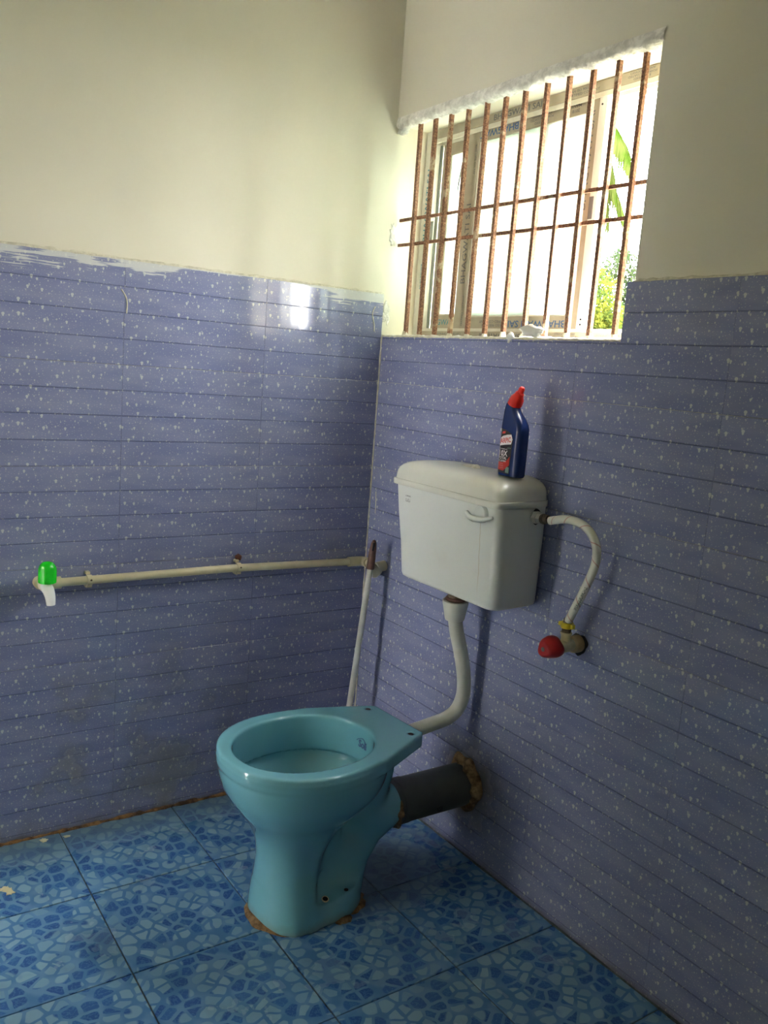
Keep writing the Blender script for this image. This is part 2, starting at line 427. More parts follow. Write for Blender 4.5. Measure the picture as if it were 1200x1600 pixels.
tag(MB().box((-.6, YN - 2.2, 2.12), (XR + .15, YN - .15, 2.25)).build('sun_block_slab', CEIL), 'unseen slab added to block the sun outside the fill-light gap', kind='structure')  # unseen slab added to keep direct sun out of the fill-light gap
fl_ = tag(MB().box((-.008, YN, FZ - .12), (XR, .008, FZ - .0030)).build('floor', FGROUT), kind='structure')
tag(fl_, 'floor of blue pebble-patterned square tiles')

# tile beds (the grout seen in the joints)
MB().box((-.008, YN, FZ - .001), (-.0018, -.0018, TOP - .001)).build('tile_bed', GROUT, wl_)
MB().box((-.0015, .0018, FZ - .001), (XR, .008, SILL - .001)).box((STEP + .001, .0018, SILL - .001), (XR, .008, TOP - .001)).build('tile_bed', GROUT, wr_)

_tc = {}
def tile_mesh(wd, z1, z0):
    """wall tile, face towards -y, origin at the top-left corner of the full tile; z1 top, z0 bottom (local, <=0)"""
    k = (round(wd, 4), round(z1, 4), round(z0, 4))
    if k in _tc: return _tc[k]
    prof = [(.0025, z1), (.0006, z1), (0, z1 - .0008)]
    for j in (1, 2, 3):
        zg = -.0625 * j
        if z0 + .004 < zg < z1 - .004:
            prof += [(0, zg + .0020), (.0015, zg + .0006), (.0015, zg - .0004), (0, zg - .0014)]
    prof += [(0, z0 + .0008), (.0006, z0), (.0025, z0)]
    mb = MB(); n = len(prof)
    vs = [(0.0, y, z) for y, z in prof] + [(wd, y, z) for y, z in prof]
    fs = [(i, n + i, n + i + 1, i + 1) for i in range(n - 1)]
    fs += [tuple(reversed(range(n))), tuple(range(n, 2 * n)), (0, n - 1, 2 * n - 1, n)]
    mb.add(vs, fs)
    me = bpy.data.meshes.new('wall_tile'); me.from_pydata(mb.v, [], mb.f); me.update()
    bm = bmesh.new(); bm.from_mesh(me); bmesh.ops.recalc_face_normals(bm, faces=bm.faces); bm.to_mesh(me); bm.free()
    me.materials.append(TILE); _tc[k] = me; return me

GX, GZ = .0007, .0010
lx = [-.002, -.3747, -.7537, -1.1327, -1.5117, -1.8907, YN]
rows = [(TOP - .25 * i, max(TOP - .25 * (i + 1), FZ)) for i in range(6)]
for (zt, zb) in rows:
    for a, b in zip(lx[:-1], lx[1:]):
        wd = abs(b - a) - GX
        o = link('wall_tile', tile_mesh(wd, 0 if zt == TOP else -GZ * .5, zb - zt + GZ * .5), None, wl_)
        # left wall: face +x; local +x runs along world +y
        tw = random.uniform(-.0012, .0012)
        o.location = (random.uniform(0, .0003), b + GX * .5, zt); o.rotation_euler = (0, 0, math.radians(90) + tw * .3)
rx = [.0015, .396, .7754, 1.1547, 1.534, 1.913, 2.292, XR]
for (zt, zb) in rows:
    for a, b in zip(rx[:-1], rx[1:]):
        z1 = 0 if zt == TOP else -GZ * .5
        parts_ = [(a, b, z1)]
        if zt == TOP and b < .8: parts_ = [(a, b, SILL - TOP)]
        if zt == TOP and a < .8 < b:       # tile notched round the window corner
            wd = b - a - GX; s0 = STEP - a
            mb = MB()
            ma = tile_mesh(s0, SILL - TOP, zb - zt + GZ * .5); mc = tile_mesh(wd - s0, z1, zb - zt + GZ * .5)
            mb.add([tuple(v.co) for v in ma.vertices], [tuple(p.vertices) for p in ma.polygons])
            mb.add([(v.co.x + s0, v.co.y, v.co.z) for v in mc.vertices], [tuple(p.vertices) for p in mc.polygons])
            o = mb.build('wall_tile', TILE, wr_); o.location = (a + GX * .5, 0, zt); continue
        for (p0, p1, zz1) in parts_:
            o = link('wall_tile', tile_mesh(p1 - p0 - GX, zz1, zb - zt + GZ * .5), None, wr_)
            o.location = (p0 + GX * .5, random.uniform(-.0003, 0), zt)

# floor tiles
T = .2992; X1 = .3139 - .0135; Y1 = -.8955 + .005
def floor_tile_mesh(x0, x1, y0, y1):
    b = .0014; h = .0030; t = 0.0
    vs = []
    for z, i in ((t - h, 0), (t - b * .5, 0), (t, b)):
        vs += [(x0 + i, y0 + i, z), (x1 - i, y0 + i, z), (x1 - i, y1 - i, z), (x0 + i, y1 - i, z)]
    fs = [(8, 9, 10, 11), (3, 2, 1, 0)]
    for r in (0, 4):
        for k in range(4): fs.append((r + k, r + (k + 1) % 4, r + 4 + (k + 1) % 4, r + 4 + k))
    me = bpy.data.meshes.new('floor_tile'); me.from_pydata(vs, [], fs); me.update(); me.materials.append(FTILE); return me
_fc = {}
xs = [0.0005] + [X1 + i * T for i in range(9)]; ys = [Y1 + j * T for j in range(-5, 3)]
xs = [x for x in xs if x < XR] + [XR]; ys = [YN] + [y for y in ys if YN < y < -.03] + [-.0005]
FG = .0017
for i in range(len(xs) - 1):
    for j in range(len(ys) - 1):
        cx_ = (xs[i] + xs[i + 1]) / 2; cy_ = (ys[j] + ys[j + 1]) / 2
        full = abs(xs[i + 1] - xs[i] - T) < .001 and abs(ys[j + 1] - ys[j] - T) < .001
        rot = random.choice((0, 1, 2, 3)) if full else 0
        k = 'f' if full else (i, j)
        if k not in _fc:
            hx = (xs[i + 1] - xs[i]) / 2 - FG; hy = (ys[j + 1] - ys[j]) / 2 - FG
            _fc[k] = floor_tile_mesh(-hx, hx, -hy, hy)
        o = link('floor_tile', _fc[k], None, fl_); o.location = (cx_, cy_, FZ); o.rotation_euler = (0, 0, rot * math.pi / 2)

# uneven filler, beads and drips
def bead(name, a, b, r, mat, parent, nseg=60, amp=.5, n=7, flat=1.0, seed=1):
    rg = random.Random(seed); a = Vector(a); b = Vector(b); mb = MB(); pts = []; rs = []
    for i in range(nseg + 1):
        t = i / nseg; pts.append(a.lerp(b, t) + Vector((rg.uniform(-1, 1), rg.uniform(-1, 1), rg.uniform(-1, 1))) * r * .25 * amp)
        rs.append(r * (1 + rg.uniform(-amp, amp)))
    mb.tube(pts, rs, n, flat=flat); return mb.build(name, mat, parent, smooth=True)
bead('corner_grout', (.0012, -.0012, FZ), (.0012, -.0012, SILL), .0022, CREAM_MORTAR, wl_, 90, .35, seed=2)
bead('filler_edge', (-.006, YN, TOP + .001), (-.006, 0, TOP + .001), .0052, CREAM_MORTAR, wl_, 160, .4, seed=3)
bead('filler_edge', (STEP + .012, .006, TOP + .001), (XR, .006, TOP + .001), .0050, CREAM_MORTAR, wr_, 120, .4, seed=4)
bead('sill_edge', (-.004, .004, SILL + .001), (STEP, .004, SILL + .001), .0042, CREAM_MORTAR, wr_, 80, .3, seed=5)
bead('jamb_edge', (STEP + .006, .006, SILL), (STEP + .008, .006, TOP), .0055, CREAM_MORTAR, wr_, 16, .3, seed=6)
MB().tube(catmull([(.0008, -.754 - .008, 1.368), (.001, -.754 + .003, 1.352), (.001, -.754 + .007, 1.335), (.0008, -.754 + .006, 1.312)], 5), [.0016] * 16, 6).build('paint_drip', CREAM_MORTAR, wl_, smooth=True)
MB().tube(catmull([(.0008, -.03, 1.400), (.001, -.038, 1.38), (.001, -.03, 1.35), (.0008, -.028, 1.33)], 5), [.0013] * 16, 6).build('paint_drip', CREAM_MORTAR, wl_, smooth=True)
MB().tube([(.03 + .0, -.001, .865), (.034, -.001, .83), (.034, -.001, .80)], .0012, 6).build('paint_drip', CREAM_MORTAR, wr_, smooth=True)
bead('floor_edge_dirt', (.003, YN, FZ + .001), (.003, -.01, FZ + .001), .0055, DIRT, fl_, 150, .55, seed=8)
bead('floor_edge_dirt', (.01, -.002, FZ), (XR, -.002, FZ), .0028, FGROUT, fl_, 90, .4, seed=9)

# broken plaster under the lintel: rough strip where the bars were set
def rough_strip(name, prof, x0, x1, nx, amp, mat, parent, seed):
    rg = np.random.default_rng(seed); n = len(prof)
    a = rg.normal(0, 1, (nx, n)); b = np.array([np.convolve(a[:, j], np.ones(3) / 3, 'same') for j in range(n)]).T
    big = np.convolve(rg.normal(0, 1, nx), np.ones(9) / 9, 'same') * 2
    vs = []
    for i in range(nx):
        x = x0 + (x1 - x0) * i / (nx - 1)
        for j, (y, z, k) in enumerate(prof):
            vs.append((x, y + b[i, j] * amp * .7 * k, z + (b[i, j] + big[i] * .5) * amp * k))
    fs = [(i * n + j, (i + 1) * n + j, (i + 1) * n + j + 1, i * n + j + 1) for i in range(nx - 1) for j in range(n - 1)]
    mb = MB().add(vs, fs); return mb.build(name, mat, parent, smooth=True)
rough_strip('broken_plaster', [(.0085, 1.925, 0), (.006, 1.918, .4), (.003, 1.908, .5), (.004, 1.900, .6), (.010, 1.896, .9), (.018, 1.894, 1), (.028, 1.895, 1), (.036, 1.899, 1), (.042, 1.906, .4)],
            -.008, XJ + .004, 260, .0028, WHITE_MORTAR, wr_, 11)
rough_strip('sill_mortar', [(.002, 1.316, .1), (.003, 1.3215, .5), (.010, 1.3235, 1), (.022, 1.324, 1), (.034, 1.3215, .8), (.042, 1.317, .2)],
            -.006, STEP + .01, 220, .0022, WHITE_MORTAR, wr_, 12)
# chipped patches on the left reveal
def patch(name, P, U, V, rad, thick, mat, parent, seed, n=22, mid=None):
    rg = random.Random(seed); P = Vector(P); U = Vector(U); V = Vector(V); N = U.cross(V).normalized()
    R = []
    rr = [1 + rg.uniform(-.35, .35) for _ in range(n)]
    for k, h in ((1.0, 0), (.85, .7), (.45, 1.0), (.1, .9)):
        R.append([P + U * math.cos(2 * math.pi * i / n) * rad * rr[i] * k + V * math.sin(2 * math.pi * i / n) * rad * rr[i] * k + N * thick * h * (1 + rg.uniform(-.3, .3)) for i in range(n)])
    return MB().rings(R).build(name, mat, parent, smooth=True)
patch('chipped_plaster', (-.0075, .012, 1.385), (0, 1, 0), (0, 0, 2.2), .014, .0014, WHITE_MORTAR, wl_, 21)
patch('chipped_plaster', (-.0075, .020, 1.61), (0, 1, 0), (0, 0, 2.4), .012, .0012, WHITE_MORTAR, wl_, 22)
patch('chipped_plaster', (.004, .020, 1.885), (1, 0, .4), (0, 1, 0), .016, .006, WHITE_MORTAR, wl_, 23)

# paint flecks on the floor
patch('paint_fleck', (.205, -1.050, FZ), (1.7, .5, 0), (-.3, .9, 0), .011, .0010, PAINTCHIP, fl_, 31)
patch('paint_fleck', (.190, -1.058, FZ), (.8, 0, 0), (0, 1.2, 0), .009, .0010, PAINTCHIP, fl_, 32)
patch('paint_fleck', (.024, -.934, FZ), (1, 0, 0), (0, 1, 0), .009, .0015, PAINTCHIP, fl_, 33)
patch('paint_fleck', (.030, -.879, FZ), (1, 0, 0), (0, 1.4, 0), .006, .0010, PAINTCHIP, fl_, 34)

# ================================================================== window
win = tag(empty('window_1', (.4525, .11, SILL)), 'sliding window with milky panes and taped aluminium frame', kind='structure')
wp = Vector(win.location)
def wbox(name, a, b, mat, parent=win, off=None, bev=.0008):
    a = Vector(a) - wp; b = Vector(b) - wp
    if off is not None: a -= off; b -= off
    o = MB().box(a, b).build(name, mat, parent)
    if off is not None: o.location = off
    return bevelled(o, bev)
# outer frame: jambs and head with the three tracks
fr = wbox('window_frame', (-.006, .112, 1.3185), (.030, .172, 1.904), ALU)
wbox('frame_jamb', (.870, .112, 1.3185), (.904, .172, 1.904), ALU)
wbox('frame_head', (.0305, .112, 1.880), (.8695, .172, 1.904), TAPE)
wbox('frame_sill', (.0305, .112, 1.3185), (.8695, .172, 1.344), TAPE)
for y in (.113, .138, .163):
    wbox('track', (.031, y, 1.868), (.869, y + .003, 1.8795), ALU, bev=.0003)
for y in (.113, .138, .163):
    wbox('track', (.031, y, 1.3445), (.869, y + .003, 1.352), ALU, bev=.0003)
wbox('side_channel', (.0305, .134, 1.353), (.040, .140, 1.867), TRACK, bev=.0003)
wbox('side_channel', (.0305, .114, 1.353), (.034, .133, 1.867), ALU, bev=.0003)
def sash(x0, x1, z0, z1, y0, y1, sl, sr, rb, rt, wr):
    s = empty('sash', (0, 0, 0)); s.parent = win; s.location = Vector(((x0 + x1) / 2, y0, z0)) - wp
    off = Vector(s.location) + wp
    def b_(name, a, b, mat): 
        return bevelled(MB().box(Vector(a) - off, Vector(b) - off).build(name, mat, s), .0012)
    b_('stile', (x0, y0, z0), (x0 + sl, y1, z1), TAPE)
    b_('stile', (x1 - sr, y0, z0), (x1, y1, z1), TAPE)
    b_('rail', (x0 + sl, y0 + .001, z0), (x1 - sr, y1 - .001, z0 + rb), TAPE)
    b_('rail', (x0 + sl, y0 + .001, z1 - rt), (x1 - sr, y1 - .001, z1), TAPE)
    ym = (y0 + y1) / 2
    b_('pane', (x0 + sl - .002, ym - .002, z0 + rb - .002), (x1 - sr + .002, ym + .002, z1 - rt + .002), GLASS)
    # slim glazing bead around the pane
    b_('glazing_bead', (x0 + sl, y0 + .002, z0 + rb), (x0 + sl + .005, ym - .002, z1 - rt), ALU)
    b_('glazing_bead', (x0 + sl + .005, y0 + .002, z0 + rb), (x1 - sr, ym - .002, z0 + rb + .004), ALU)
    return s, off
s1, off1 = sash(.180, .650, 1.346, 1.877, .118, .136, .046, .042, .037, .034, 1)
bevelled(MB().box(Vector((.6505, .116, 1.346)) - off1, Vector((.674, .131, 1.872)) - off1).build('interlock', WHITE_ALU, s1), .001)
MB().box(Vector((.652, .1140, 1.602)) - off1, Vector((.664, .1158, 1.652)) - off1).build('latch', INK_GREY, s1)
MB().lathe([(.0022, 0), (.0022, .0012)], 10, axis_mat(Vector((.660, .1158, 1.853)) - off1, (0, -1, 0))).build('screw_hole', BLACK, s1)
MB().lathe([(.0022, 0), (.0022, .0012)], 10, axis_mat(Vector((.664, .1158, 1.374)) - off1, (0, -1, 0))).build('screw_hole', BLACK, s1)
MB().lathe([(.0022, 0), (.0022, .0012)], 10, axis_mat(Vector((.664, .1158, 1.362)) - off1, (0, -1, 0))).build('screw_hole', BLACK, s1)
s2, off2 = sash(.040, .500, 1.352, 1.870, .141, .159, .036, .036, .040, .034, 1)
# torn strip of film hanging inside the rear sash
MB().rings([[Vector(p) - off2 for p in ((.128 + dx, .138, z), (.128 + dx + w_, .1375, z), (.128 + dx + w_, .1385, z), (.128 + dx, .139, z))]
            for dx, w_, z in ((.012, .012, 1.842), (.002, .010, 1.80), (-.006, .008, 1.76), (-.008, .006, 1.735), (-.002, .004, 1.715))]).build('torn_film', TRACK, s2)
wbox('catch', (.030, .1145, 1.60), (.052, .1175, 1.655), TRACK)

# lettering on the protective tape
def ltr(s, size, x, z, y, rot, mat, parent, off, sx_=1.0, bold=.0002):
    M = Matrix.Translation(Vector((x, y, z)) - off) @ Euler((math.radians(90), 0, 0)).to_matrix().to_4x4() @ Matrix.Rotation(math.radians(rot), 4, 'Z')
    return text('lettering', s, size, mat, M, parent, .00015, sx_, 1.0, bold)
ltr('BHAGWATI SAI', .021, .375, 1.891, .1117, 0, INK_GREY, win, wp, 1.25)
ltr('AN ISO 9001:2008\nCERTIFIED COMPANY', .0085, .600, 1.8925, .1117, 0, INK_GREY, win, wp, 1.2, 0)
ltr('EXTRUDED\nPOWDER COATED\nAND ANODISED', .0066, .770, 1.8925, .1117, 180, INK_GREY, win, wp, 1.4, 0)
ltr('BHAGWATI SAI', .024, .275, 1.860, .1187, 180, INK_BLUE, s1, off1, 1.25)
ltr('EXTRUDED\nPOWDER COATED\nAND ANODISED', .0080, .460, 1.860, .1187, 180, INK_GREY, s1, off1, 1.2, 0)
ltr('2018\nMANY', .0110, .575, 1.861, .1187, 180, INK_GREY, s1, off1, 1.1, 0)
ltr('BHAGWATI SAI', .024, .510, 1.365, .1187, 180, INK_BLUE, s1, off1, 1.25)
ltr('AN ISO 9001:2008\nCERTIFIED COMPANY', .0100, .350, 1.366, .1187, 180, INK_GREY, s1, off1, 1.2, 0)
ltr('BHAGWATI SAI', .026, .206, 1.58, .1177, 90, INK_GREY, s1, off1, 1.2)
ltr('AN ISO 9001:2008', .0090, .216, 1.80, .1177, 90, INK_GREY, s1, off1, 1.1, 0)
ltr('CERTIFIED COMPANY', .0085, .216, 1.40, .1177, 90, INK_GREY, s1, off1, 1.0, 0)
ltr('BHAGWATI SAI', .026, .630, 1.735, .1177, 90, INK_GREY, s1, off1, 1.25)
ltr('ISO 9001:2008 CERTIFIED', .0085, .628, 1.47, .1177, 90, INK_GREY, s1, off1, 1.0, 0)
ltr('BHAGWATI SAI', .022, .064, 1.79, .1407, 90, INK_GREY, s2, off2, 1.15)
ltr('BHAGWATI SAI', .022, .110, 1.371, .1417, 0, INK_TEAL, s2, off2, 1.2)
ltr('BHAGWATI SAI', .022, .019, 1.70, .1117, 90, INK_TEAL, win, wp, 1.35)
ltr('AN ISO 9001:2008\nCERTIFIED COMPANY', .0085, .019, 1.50, .1117, 90, INK_TEAL, win, wp, 1.1, 0)
ltr('BHAGWATI SAI', .019, .385, 1.333, .1117, 180, INK_GREY, win, wp, 1.25)
ltr('EXTRUDED\nPOWDER COATED\nAND ANODISED', .0066, .620, 1.333, .1117, 180, INK_GREY, win, wp, 1.4, 0)
ltr('AN ISO 9001:2008\nCERTIFIED COMPANY', .0080, .770, 1.333, .1117, 180, INK_GREY, win, wp, 1.4, 0)
ltr('AN ISO 9001:2008\nCERTIFIED COMPANY', .0080, .170, 1.333, .1117, 180, INK_GREY, win, wp, 1.4, 0)

# ================================================================== window bars
grille = tag(empty('window_bars', (.45, .026, SILL)), 'rusty iron security bars with flaking cream paint set in the window opening', 'window bars')
gp = Vector(grille.location)
bx_ = [.081, .148, .217, .287, .359, .428, .498, .571, .641, .712, .781, .852]
for i, x in enumerate(bx_):
    rg = random.Random(100 + i); pts = []
    lean = rg.uniform(-.003, .003)
    R = []
    for k in range(9):
        t = k / 8; z = SILL + .001 + (LINT - SILL - .006) * t; h = .0052
        cxx = x + lean * (t - .5) + rg.uniform(-.0004, .0004); cy = .026 + rg.uniform(-.0004, .0004)
        R.append([Vector(q) - gp for q in ((cxx - h, cy - h, z), (cxx + h, cy - h, z), (cxx + h, cy + h, z), (cxx - h, cy + h, z))])
    o = MB().rings(R).build('vertical_bar', RUST, grille); bevelled(o, .0009)
for z in (1.645, 1.576):
    R = []
    for k in range(13):
        x = .0 + (XJ - .0) * k / 12; z_ = z - .006 * k / 12 + .003 + random.uniform(-.0006, .0006); h = .0042
        R.append([Vector(q) - gp for q in ((x, .0315, z_ - h), (x, .0375, z_ - h), (x, .0375, z_ + h), (x, .0315, z_ + h))])
    bevelled(MB().rings(R).build('horizontal_bar', RUST, grille), .0006)
# lumps of filler round the bar feet
for i, x in enumerate(bx_):
    h = random.uniform(.006, .016)
    MB().lathe([(.0085, 0), (.0080, h * .4), (.0066, h * .8), (.0058, h)], 9, Matrix.Translation(Vector((x, .024, SILL + .003)) - gp), wob=lambda a, z, s=i: 1 + .15 * math.sin(3 * a + s)).build('bar_foot_filler', CREAM_MORTAR, grille, smooth=True)

# scraps of film on the sill
def crumple(name, loc, size, label, seed, tail=False):
    bm = bmesh.new(); bmesh.ops.create_icosphere(bm, subdivisions=3, radius=1)
    rg = random.Random(seed); ph = [rg.uniform(0, 6) for _ in range(6)]
    for v in bm.verts:
        c = v.co; k = 1 + .22 * math.sin(4 * c.x + ph[0]) * math.cos(5 * c.z + ph[1]) + .14 * math.sin(9 * c.y + 7 * c.x + ph[2]) + .08 * math.sin(13 * c.z + ph[3])
        v.co = Vector((c.x * size[0] * k, c.y * size[1] * k, c.z * size[2] * k))
        if tail and v.co.z < 0: v.co.x += v.co.z * .6; v.co.x *= .6 
    zmin = min(v.co.z for v in bm.verts)
    for v in bm.verts: v.co.z -= zmin
    me = bpy.data.meshes.new(name); bm.to_mesh(me); bm.free()
    o = link(name, me, SCRAP, None, True, loc); return tag(o, label, 'plastic scrap')
crumple('plastic_scrap', (.618, .006, SILL + .0045), (.036, .007, .0135), 'larger crumpled scrap of white plastic film on the window sill', 41)
crumple('plastic_scrap', (.552, .002, SILL - .012), (.014, .005, .013), 'small torn scrap of white plastic film drooping over the sill edge', 42, True)

# ================================================================== toilet bowl (smooth-blended solid, meshed from a distance field)
TH = math.radians(4.2); TO = Vector((.537, -.230, FZ))
toilet = empty('toilet_bowl', TO, (0, 0, 0))
# local frame: x lateral, y forward (mapped to world by rotation about z), z up from the floor
toilet.rotation_euler = (0, 0, math.pi + TH)      # local +y -> world (sin, -cos)
tag(toilet, 'turquoise ceramic toilet bowl without a seat standing on the tiled floor', 'toilet')

def smin(a, b, k):
    h = np.clip(.5 + .5 * (b - a) / k, 0, 1); return b * (1 - h) + a * h - k * h * (1 - h)
def smax(a, b, k): return -smin(-a, -b, k)
def table(zs, vals):
    t = np.linspace(-.05, .47, 521); v = np.interp(t, zs, vals)
    ker = np.exp(-.5 * (np.arange(-30, 31) / 12.) ** 2); ker /= ker.sum()
    vp = np.pad(v, 30, 'edge'); return t, np.convolve(vp, ker, 'valid')
def loft(x, y, z, zs, c, aw, af, n=2.0, z0=None, z1=None):
    t, C = table(zs, c); _, A = table(zs, aw); _, F = table(zs, af)
    cc = np.interp(z, t, C); a = np.interp(z, t, A); f = np.interp(z, t, F)
    q = (np.abs(x / a) ** n + np.abs((y - cc) / f) ** n + 1e-12) ** (1 / n)
    d = (q - 1) * np.minimum(a, f) * .9
    if z1 is not None: d = np.maximum(d, z - z1)
    if z0 is not None: d = np.maximum(d, z0 - z)
    return d
def capsule(x, y, z, a, b, ra, rb):
    a = np.array(a); b = np.array(b); ab = b - a; L2 = ab @ ab
    h = np.clip(((x - a[0]) * ab[0] + (y - a[1]) * ab[1] + (z - a[2]) * ab[2]) / L2, 0, 1)
    return np.sqrt((x - a[0] - h * ab[0]) ** 2 + (y - a[1] - h * ab[1]) ** 2 + (z - a[2] - h * ab[2]) ** 2) - (ra + (rb - ra) * h)
HT = .406
def shelf2d(x, y):
    xa = np.abs(x); d = None
    pts = [(.0, -.004), (.090, -.004), (.100, .006), (.166, .165), (.172, .225), (0, .235)]
    for (x0, y0), (x1, y1) in zip(pts[:-1], pts[1:]):
        ex, ey = x1 - x0, y1 - y0; L = math.hypot(ex, ey); nx_, ny_ = ey / L, -ex / L
        dd = (xa - x0) * nx_ + (y - y0) * ny_; d = dd if d is None else np.maximum(d, dd)
    return d
def ell2d(x, y, c, a, f, n=2.0):
    q = (np.abs(x / a) ** n + np.abs((y - c) / f) ** n + 1e-12) ** (1 / n); return (q - 1) * min(a, f) * .95
def sdf(x, y, z):
    # rim plate with the hinge shelf
    d2 = smin(ell2d(x, y, .272, .1785, .192, 2.15), shelf2d(x, y), .008)
    hz = np.abs(z - (HT - .017)) - .017; r = .0060
    wx, wz = d2 + r, hz + r
    plate = np.minimum(np.maximum(wx, wz), 0) + np.sqrt(np.maximum(wx, 0) ** 2 + np.maximum(wz, 0) ** 2) - r
    Z = [.14, .19, .225, .265, .31, .35, .39]
    bowl = loft(x, y, z, Z, [.285, .280, .276, .270, .266, .268, .270], [.045, .070, .098, .133, .166, .1785, .1795], [.05, .080, .108, .148, .181, .192, .193], 2.15, .12, .392)
    body = smin(plate, bowl, .006)
    col = loft(x, y, z, [0, .05, .10, .15, .19, .24], [.292, .294, .296, .296, .292, .285], [.104, .097, .083, .074, .074, .081], [.079, .075, .070, .067, .070, .079], 2.3, 0, .27)
    plinth = loft(x, y, z, [0, .02, .05, .09], [.237, .237, .237, .237], [.103, .102, .098, .078], [.128, .126, .120, .105], 2.5, 0, .055)
    web = loft(x, y, z, [0, .08, .16, .25], [.225, .225, .235, .25], [.066, .038, .036, .050], [.10, .09, .08, .08], 2.4, 0, .25)
    trap = capsule(x, y, z, (0, .145, .050), (0, .128, .095), .056, .054)
    trap = np.minimum(trap, capsule(x, y, z, (0, .128, .095), (0, .085, .150), .054, .052))
    trap = np.minimum(trap, capsule(x, y, z, (0, .085, .150), (0, .020, .187), .052, .054))
    trap = np.maximum(trap, -z); trap = np.maximum(trap, -(y - .004))
    low = smin(smin(plinth, col, .010), web, .03)
    low = smin(low, trap, .022)
    web2 = np.maximum(capsule(x, y, z, (0, .075, .300), (0, .095, .205), .058, .054), -(y - .006))
    low = smin(low, web2, .030)
    xa = np.abs(x)
    dm = (np.sqrt(((xa - .098) / .052) ** 2 + ((y - .212 - (z - .13) * -.35) / .036) ** 2 + ((z - .135) / .085) ** 2) - 1) * .036
    low = smax(low, -dm, .030)
    inlet = np.maximum(capsule(x, y, z, (0, .0, .357), (0, .10, .362), .025, .028), -(y + .004))
    body = smin(body, low, .036); body = smin(body, inlet, .012)
    body = np.maximum(body, -z)
    # hollow: rim opening, flush channel undercut and funnel
    openg = np.maximum(ell2d(x, y, .270, .137, .165, 2.1), .305 - z)
    cav = loft(x, y, z, [.12, .17, .22, .27, .300, .322], [.262, .262, .264, .268, .270, .270], [.022, .040, .072, .110, .143, .151], [.026, .045, .078, .116, .163, .173], 2.05, .15, .318)
    body = smax(body, -openg, .007)
    body = np.maximum(body, -cav)
    # seat bolt holes and floor fixing holes
    for hx in (-.083, .083):
        body = np.maximum(body, -np.maximum(np.sqrt((x - hx) ** 2 + (y - .028) ** 2) - .0068, .36 - z))
    return body
def surface_nets(f, lo, hi, h):
    nx, ny, nz = [int(round((b - a) / h)) + 1 for a, b in zip(lo, hi)]
    X = lo[0] + h * np.arange(nx); Y = lo[1] + h * np.arange(ny); Z = lo[2] + h * np.arange(nz)
    G = f(*np.meshgrid(X, Y, Z, indexing='ij')); I = G < 0
    acc = np.zeros((nx - 1, ny - 1, nz - 1, 3)); cnt = np.zeros((nx - 1, ny - 1, nz - 1))
    cor = [(i, j, k) for i in (0, 1) for j in (0, 1) for k in (0, 1)]
    sl = lambda c: G[c[0]:nx - 1 + c[0], c[1]:ny - 1 + c[1], c[2]:nz - 1 + c[2]]
    for a in cor:
        for ax in range(3):
            if a[ax]: continue
            b = list(a); b[ax] = 1; A = sl(a); B = sl(b); m = (A < 0) != (B < 0)
            t = np.where(m, A / np.where(m, A - B, 1), 0)
            for q in range(3): acc[..., q] += np.where(m, a[q] + (t if q == ax else 0), 0)
            cnt += m
    act = cnt > 0; idx = -np.ones(act.shape, int); idx[act] = np.arange(act.sum())
    base = np.stack(np.meshgrid(np.arange(nx - 1), np.arange(ny - 1), np.arange(nz - 1), indexing='ij'), -1)
    V = (base[act] + acc[act] / cnt[act][:, None]) * h + np.array(lo)
    F = []
    for ax in range(3):
        s0 = [slice(None)] * 3; s1_ = [slice(None)] * 3; s0[ax] = slice(0, -1); s1_[ax] = slice(1, None)
        ch = I[tuple(s0)] != I[tuple(s1_)]; e = np.argwhere(ch); o1, o2 = [(1, 2), (2, 0), (0, 1)][ax]
        e = e[(e[:, o1] > 0) & (e[:, o2] > 0) & (e[:, o1] < act.shape[o1]) & (e[:, o2] < act.shape[o2])]
        ins = I[e[:, 0], e[:, 1], e[:, 2]]
        def g(d1, d2):
            q = e.copy(); q[:, o1] -= d1; q[:, o2] -= d2; return idx[q[:, 0], q[:, 1], q[:, 2]]
        quad = np.stack([g(1, 1), g(0, 1), g(0, 0), g(1, 0)], 1); quad[~ins] = quad[~ins][:, ::-1]; F.append(quad)
    F = np.concatenate(F)
    for _ in range(2):                      # pull vertices onto the true surface
        e = 1e-4; v0 = f(V[:, 0], V[:, 1], V[:, 2])
        gr = np.stack([(f(*(V + np.eye(3)[q] * e).T) - v0) / e for q in range(3)], 1)
        V = V - np.clip(v0 / np.maximum((gr ** 2).sum(1), .2), -h * .5, h * .5)[:, None] * gr
    return V, F
V, F = surface_nets(sdf, (-.192, -.016, -.008), (.192, .476, .420), .0042)
V[:, 2] = np.maximum(V[:, 2], .0005)
me = bpy.data.meshes.new('bowl'); me.from_pydata([tuple(v) for v in V], [], [tuple(int(i) for i in f) for f in F]); me.update()
bowl_o = link('bowl', me, CERAMIC, toilet, True)
# water in the bowl
MB().rings([[(.076 * math.cos(a), .264 + .084 * math.sin(a), .222) for a in [2 * math.pi * k / 40 for k in range(40)]],
            [(.074 * math.cos(a), .264 + .082 * math.sin(a), .224) for a in [2 * math.pi * k / 40 for k in range(40)]]]).build('water', WATER, toilet)
for hx in (-.083, .083):
    MB().lathe([(.0066, .378), (.0066, HT - .0012)], 18, Matrix.Translation((hx, .028, 0))).build('bolt_hole', BLACK, toilet)
